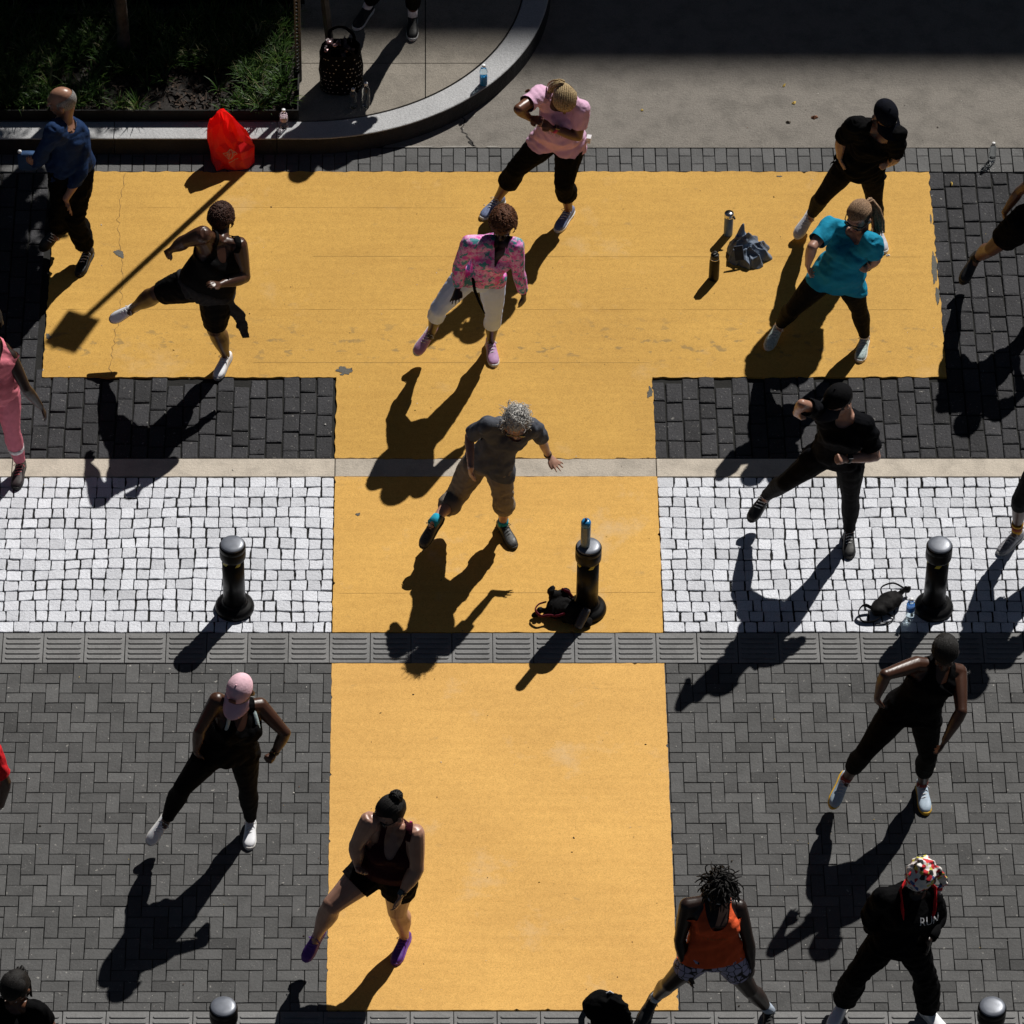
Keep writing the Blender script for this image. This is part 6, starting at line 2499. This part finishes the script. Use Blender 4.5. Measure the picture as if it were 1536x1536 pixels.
    for iz in range(9):
        z = .05 + iz * .042
        for ia in range(34):
            a = 2 * np.pi * (ia + .5 * (iz % 2) + rg.normal() * .12) / 34
            e = 2 / 3.
            w, d = np.interp(z, [0, .03, .18, .33, .42], [.155, .17, .178, .172, .155]) + .006, np.interp(z, [0, .03, .18, .33, .42], [.12, .135, .14, .135, .118]) + .006
            if rg.random() < .3:
                continue
            ca, sa = math.cos(a), math.sin(a)
            p = c + A3(np.sign(ca) * abs(ca) ** e * w - .02 * z, np.sign(sa) * abs(sa) ** e * d, z)
            n = nrm(A3(np.sign(ca) * abs(ca) ** 1.3, np.sign(sa) * abs(sa) ** 1.3, 0))
            t = nrm(np.cross(A3(0, 0, 1), n))
            i0 = len(DV)
            DV += [p + t * .006 * math.cos(q) + A3(0, 0, .006) * math.sin(q) + n * .001 for q in np.linspace(0, 2 * np.pi, 9)[:-1]]
            DF.append([i0 + q for q in range(8)])
    mesh_obj('spots', DV, DF, plain('spot_white', (.34, .33, .32), .7, bmp=0), root, smooth=False)
    for q in (-1, 1):
        S = Soup()
        S.stube([c + A3(-.10, q * .10, .41), c + A3(-.09, q * .12, .50), c + A3(.0, q * .135, .53), c + A3(.09, q * .12, .47), c + A3(.11, q * .10, .40)], (.013, .004))
        S.obj('strap', BLACK, root)
    rg = np.random.default_rng(14)
    S = Soup()
    for k in range(14):
        p = c + A3(rg.uniform(-.13, .10), rg.uniform(-.08, .08), rg.uniform(.36, .46))
        S.ball(p, nrm(rg.normal(size=3)) * .03, A3(0, .035, 0), A3(0, 0, .03), 9, 6)
    V, F = voxel(S, .009, 1)
    o = mesh_obj('folded_clothing', wrinkle(V, F, .006, 30, 3), F, cloth('dark_bundle', (.05, .03, .035), var=.9, fold=30, spec=.6, rough=.4))
    props(o, 'dark shiny bundle of clothing stuffed into the top of the spotted tote bag', 'clothing')
    S = Soup()
    for p, col in (((-.10, .02, .46), 0), ((-.05, -.03, .47), 0), ((-.12, -.05, .43), 0)):
        S.ball(c + A3(*p), A3(.022, .01, 0), A3(-.008, .018, 0), A3(0, 0, .012), 10, 6)
    o = S.obj('toiletry_pouch', plain('pink_foil', (.55, .33, .34), .2, .6, bmp=.3))
    props(o, 'pinkish shiny pouch on top of the things in the spotted tote bag', 'pouch')

    # bag at the foot of the middle bollard
    c = A3(1.035, -1.06, 0)
    parts = [('b', c + A3(0, 0, .07), A3(.12, 0, 0), A3(0, .10, 0), A3(0, 0, .085)), ('b', c + A3(.10, -.05, .06), A3(.10, 0, 0), A3(0, .09, 0), A3(0, 0, .07)), ('b', c + A3(-.02, .06, .12), A3(.09, .02, 0), A3(-.01, .05, 0), A3(0, 0, .06)),
             ('t', [c + A3(-.06, .05, .12), c + A3(-.09, .07, .18), c + A3(-.075, .08, .20)], [.03, .024, .016], 8),
             ('t', [c + A3(-.08, -.02, .05), c + A3(-.17, -.03, .055), c + A3(-.215, -.06, .03)], [(.04, .02), (.035, .018), (.02, .012)], 8),
             ('t', [c + A3(.04, -.08, .05), c + A3(.12, -.13, .05), c + A3(.19, -.12, .03)], [.05, .05, .04], 8)]
    V, F = heap(parts, .008, .008, 22, 9)
    V[:, 2] = np.maximum(V[:, 2], .005)
    o = mesh_obj('backpack', V, F, cloth('black_bag_cloth', (.004, .0035, .004), spec=.2), loc=c)
    props(o, 'black soft bag with dark red trim slumped against the foot of the middle bollard', 'bag')
    S = Soup()
    mr = cloth('dark_red_trim', (.14, .012, .03))
    S.stube([c + A3(.02, -.10, .10), c + A3(-.04, -.11, .085), c + A3(-.10, -.09, .07), c + A3(-.16, -.10, .075), c + A3(-.20, -.05, .085), c + A3(-.175, -.0, .095), c + A3(-.12, .02, .10)], (.013, .006))
    S.obj('strap', mr, o)
    S = Soup()
    S.tube([c + A3(.0, .07, .185), c + A3(.05, .05, .175), c + A3(.08, .02, .15)], [(.02, .006)] * 3, 8)
    S.obj('trim', mr, o)
    S = Soup()
    p0, p1 = A3(1.16, -1.235, .05), A3(1.215, -1.165, .135)
    S.tube([p0, (p0 + p1) / 2, p1], [.034, .036, .034], 16)
    o = S.obj('flask', plain('grey_flask', (.06, .062, .072), .32, .3, bmp=.05), loc=(p0 + p1) / 2)
    props(o, 'dark grey flask leaning on the black bag at the middle bollard', 'flask')

    # waist pouch on the right cobbles
    c = A3(3.49, -1.01, 0)
    d = nrm(A3(.33, .27, 0))
    s_ = A3(-d[1], d[0], 0)
    parts = [('b', c + d * .02 + A3(0, 0, .055), d * .135, s_ * .080, A3(0, 0, .052)), ('b', c - d * .06 + A3(0, 0, .05), d * .09, s_ * .072, A3(0, 0, .046)), ('t', [c + d * .12 + A3(0, 0, .06), c + d * .19 + A3(0, 0, .08), c + d * .23 + A3(0, 0, .05)], [(.042, .016), (.040, .012), (.030, .01)], 8)]
    V, F = heap(parts, .008, .004, 24, 2)
    V[:, 2] = np.maximum(V[:, 2], .006)
    o = mesh_obj('waist_pouch', V, F, MATS['black_nylon'] if 'black_nylon' in MATS else cloth('black_nylon', (.0045, .004, .0045), spec=.15, rough=.7), loc=c)
    props(o, 'black waist pouch with loose straps lying on the white cobbles', 'pouch')
    for pts, r_ in (([c - d * .10 + s_ * .03 + A3(0, 0, .03), c - d * .15 + s_ * .085 + A3(0, 0, .065), c - d * .22 + s_ * .07 + A3(0, 0, .05), c - d * .24 + A3(0, 0, .016), c - d * .16 - s_ * .06 + A3(0, 0, .02), c - d * .06 - s_ * .05 + A3(0, 0, .04)], (.019, .005)),
                    ([c + d * .02 + s_ * .065 + A3(0, 0, .06), c + d * .06 + s_ * .125 + A3(0, 0, .085), c + d * .15 + s_ * .09 + A3(0, 0, .10), c + d * .20 + s_ * .01 + A3(0, 0, .07)], (.016, .005)),
                    ([c - d * .06 - s_ * .05 + A3(0, 0, .03), c - d * .03 - s_ * .12 + A3(0, 0, .012), c - d * .11 - s_ * .125 + A3(0, 0, .010), c - d * .18 - s_ * .08 + A3(0, 0, .012)], (.008, .004))):
        S = Soup()
        S.stube(pts, r_)
        S.obj('strap', MATS['black_nylon'], o)

    # black bag over the bottom bollard
    c = A3(1.245, -5.47, .78)
    parts = [('b', c + A3(-.03, 0, -.03), A3(.135, 0, 0), A3(0, .11, 0), A3(0, 0, .12)), ('b', c + A3(.02, 0, -.10), A3(.13, 0, 0), A3(0, .12, 0), A3(0, 0, .14)),
             ('t', [c + A3(.05, -.02, .06), c + A3(.11, -.05, .02), c + A3(.155, -.08, -.10)], [(.07, .05), (.06, .05), (.05, .03)], 10), ('t', [c + A3(-.03, .0, .05), c + A3(.05, 0, .06), c + A3(.10, -.0, .06)], [.05, .04, .03], 10)]
    V, F = heap(parts, .009, .006, 18, 5)
    o = mesh_obj('backpack', V, F, cloth('black_canvas', (.003, .003, .0034), spec=.08), loc=c)
    props(o, 'black bag draped over the bottom middle bollard, at the lower edge of the yellow stem', 'bag')
    S = Soup()
    S.tube([c + A3(-.13, -.03, -.02), c + A3(-.165, -.07, -.08), c + A3(-.155, -.10, -.22), c + A3(-.13, -.08, -.34)], [(.022, .006)] * 4, 8, A3(1, 0, 0))
    S.obj('strap', cloth('grey_webbing', (.10, .10, .105)), o)
    S = Soup()
    S.tube([c + A3(.005, .01, .10), c + A3(.03, .01, .125), c + A3(.055, .01, .10)], [.006, .006, .006], 8)
    S.obj('carry_loop', plain('pale_loop', (.55, .55, .56), .5, bmp=0), o)

    # what the older man holds
    w = np.array(POSES['old_man']['wrL'])
    c = A3(-3.155, 3.02, .905)
    S = Soup()
    S.loft([(c + A3(0, 0, z), A3(x, 0, 0), A3(0, .028, 0)) for z, x in ((-.09, .068), (-.07, .082), (.05, .082), (.075, .07))], 16, power=4)
    V, F = S.verts(), S.F
    o = S.obj('pouch', cloth('blue_pouch', (.03, .07, .16)), loc=c)
    props(o, 'small blue pouch held by the older man in the blue shirt', 'pouch')
    S = Soup()
    S.sph(c + A3(-.062, 0, .088), .017)
    S.obj('white_cap', plain('white_cap', (.75, .75, .75), .5, bmp=0), o)


# ------------------------------------------------------------------ light, sky, camera
def build_light():
    w = bpy.data.worlds.new('World')
    SC.world = w
    w.use_nodes = True
    nt = w.node_tree
    bg = nt.nodes['Background']
    sky = nt.nodes.new('ShaderNodeTexSky')
    sky.sky_type = 'NISHITA'
    sky.sun_disc = False
    el, rot = math.atan(1 / math.hypot(.507, .816)), math.atan2(.507, .816)
    sky.sun_elevation = el
    sky.sun_rotation = rot
    nt.links.new(sky.outputs[0], bg.inputs[0])
    bg.inputs[1].default_value = SKY
    L = bpy.data.lights.new('sun', 'SUN')
    L.energy = SUN
    L.angle = R(.53)
    L.color = (1., .965, .91)
    o = bpy.data.objects.new('sun', L)
    COL.objects.link(o)
    o.rotation_euler = Vector((-.507, -.816, -1)).to_track_quat('-Z', 'Y').to_euler()
    o.location = (6, 10, 14)


def build_camera():
    cd = bpy.data.cameras.new('camera')
    o = bpy.data.objects.new('camera', cd)
    COL.objects.link(o)
    e, d = R(46.), 42.25
    o.location = (0, -d * math.cos(e), d * math.sin(e))
    o.rotation_euler = (R(90) - e, 0, 0)
    cd.sensor_width = 36
    cd.lens = 8239. / 1536 * 36
    cd.shift_x = (768 - 637.) / 1536
    cd.clip_end = 2000
    SC.camera = o
    SC.render.resolution_x = SC.render.resolution_y = 1024
    SC.view_settings.view_transform = 'Standard'
    SC.view_settings.look = 'None'
    SC.view_settings.exposure = 0
    SC.view_settings.gamma = 1
    SC.cycles.max_bounces = 8


SUN, SKY = 4.7, .014
build_light()
build_camera()
build_people()
build_ground()
build_curb()
build_planter()
build_sign()
build_trees()
build_building()
build_bollards()
build_things()
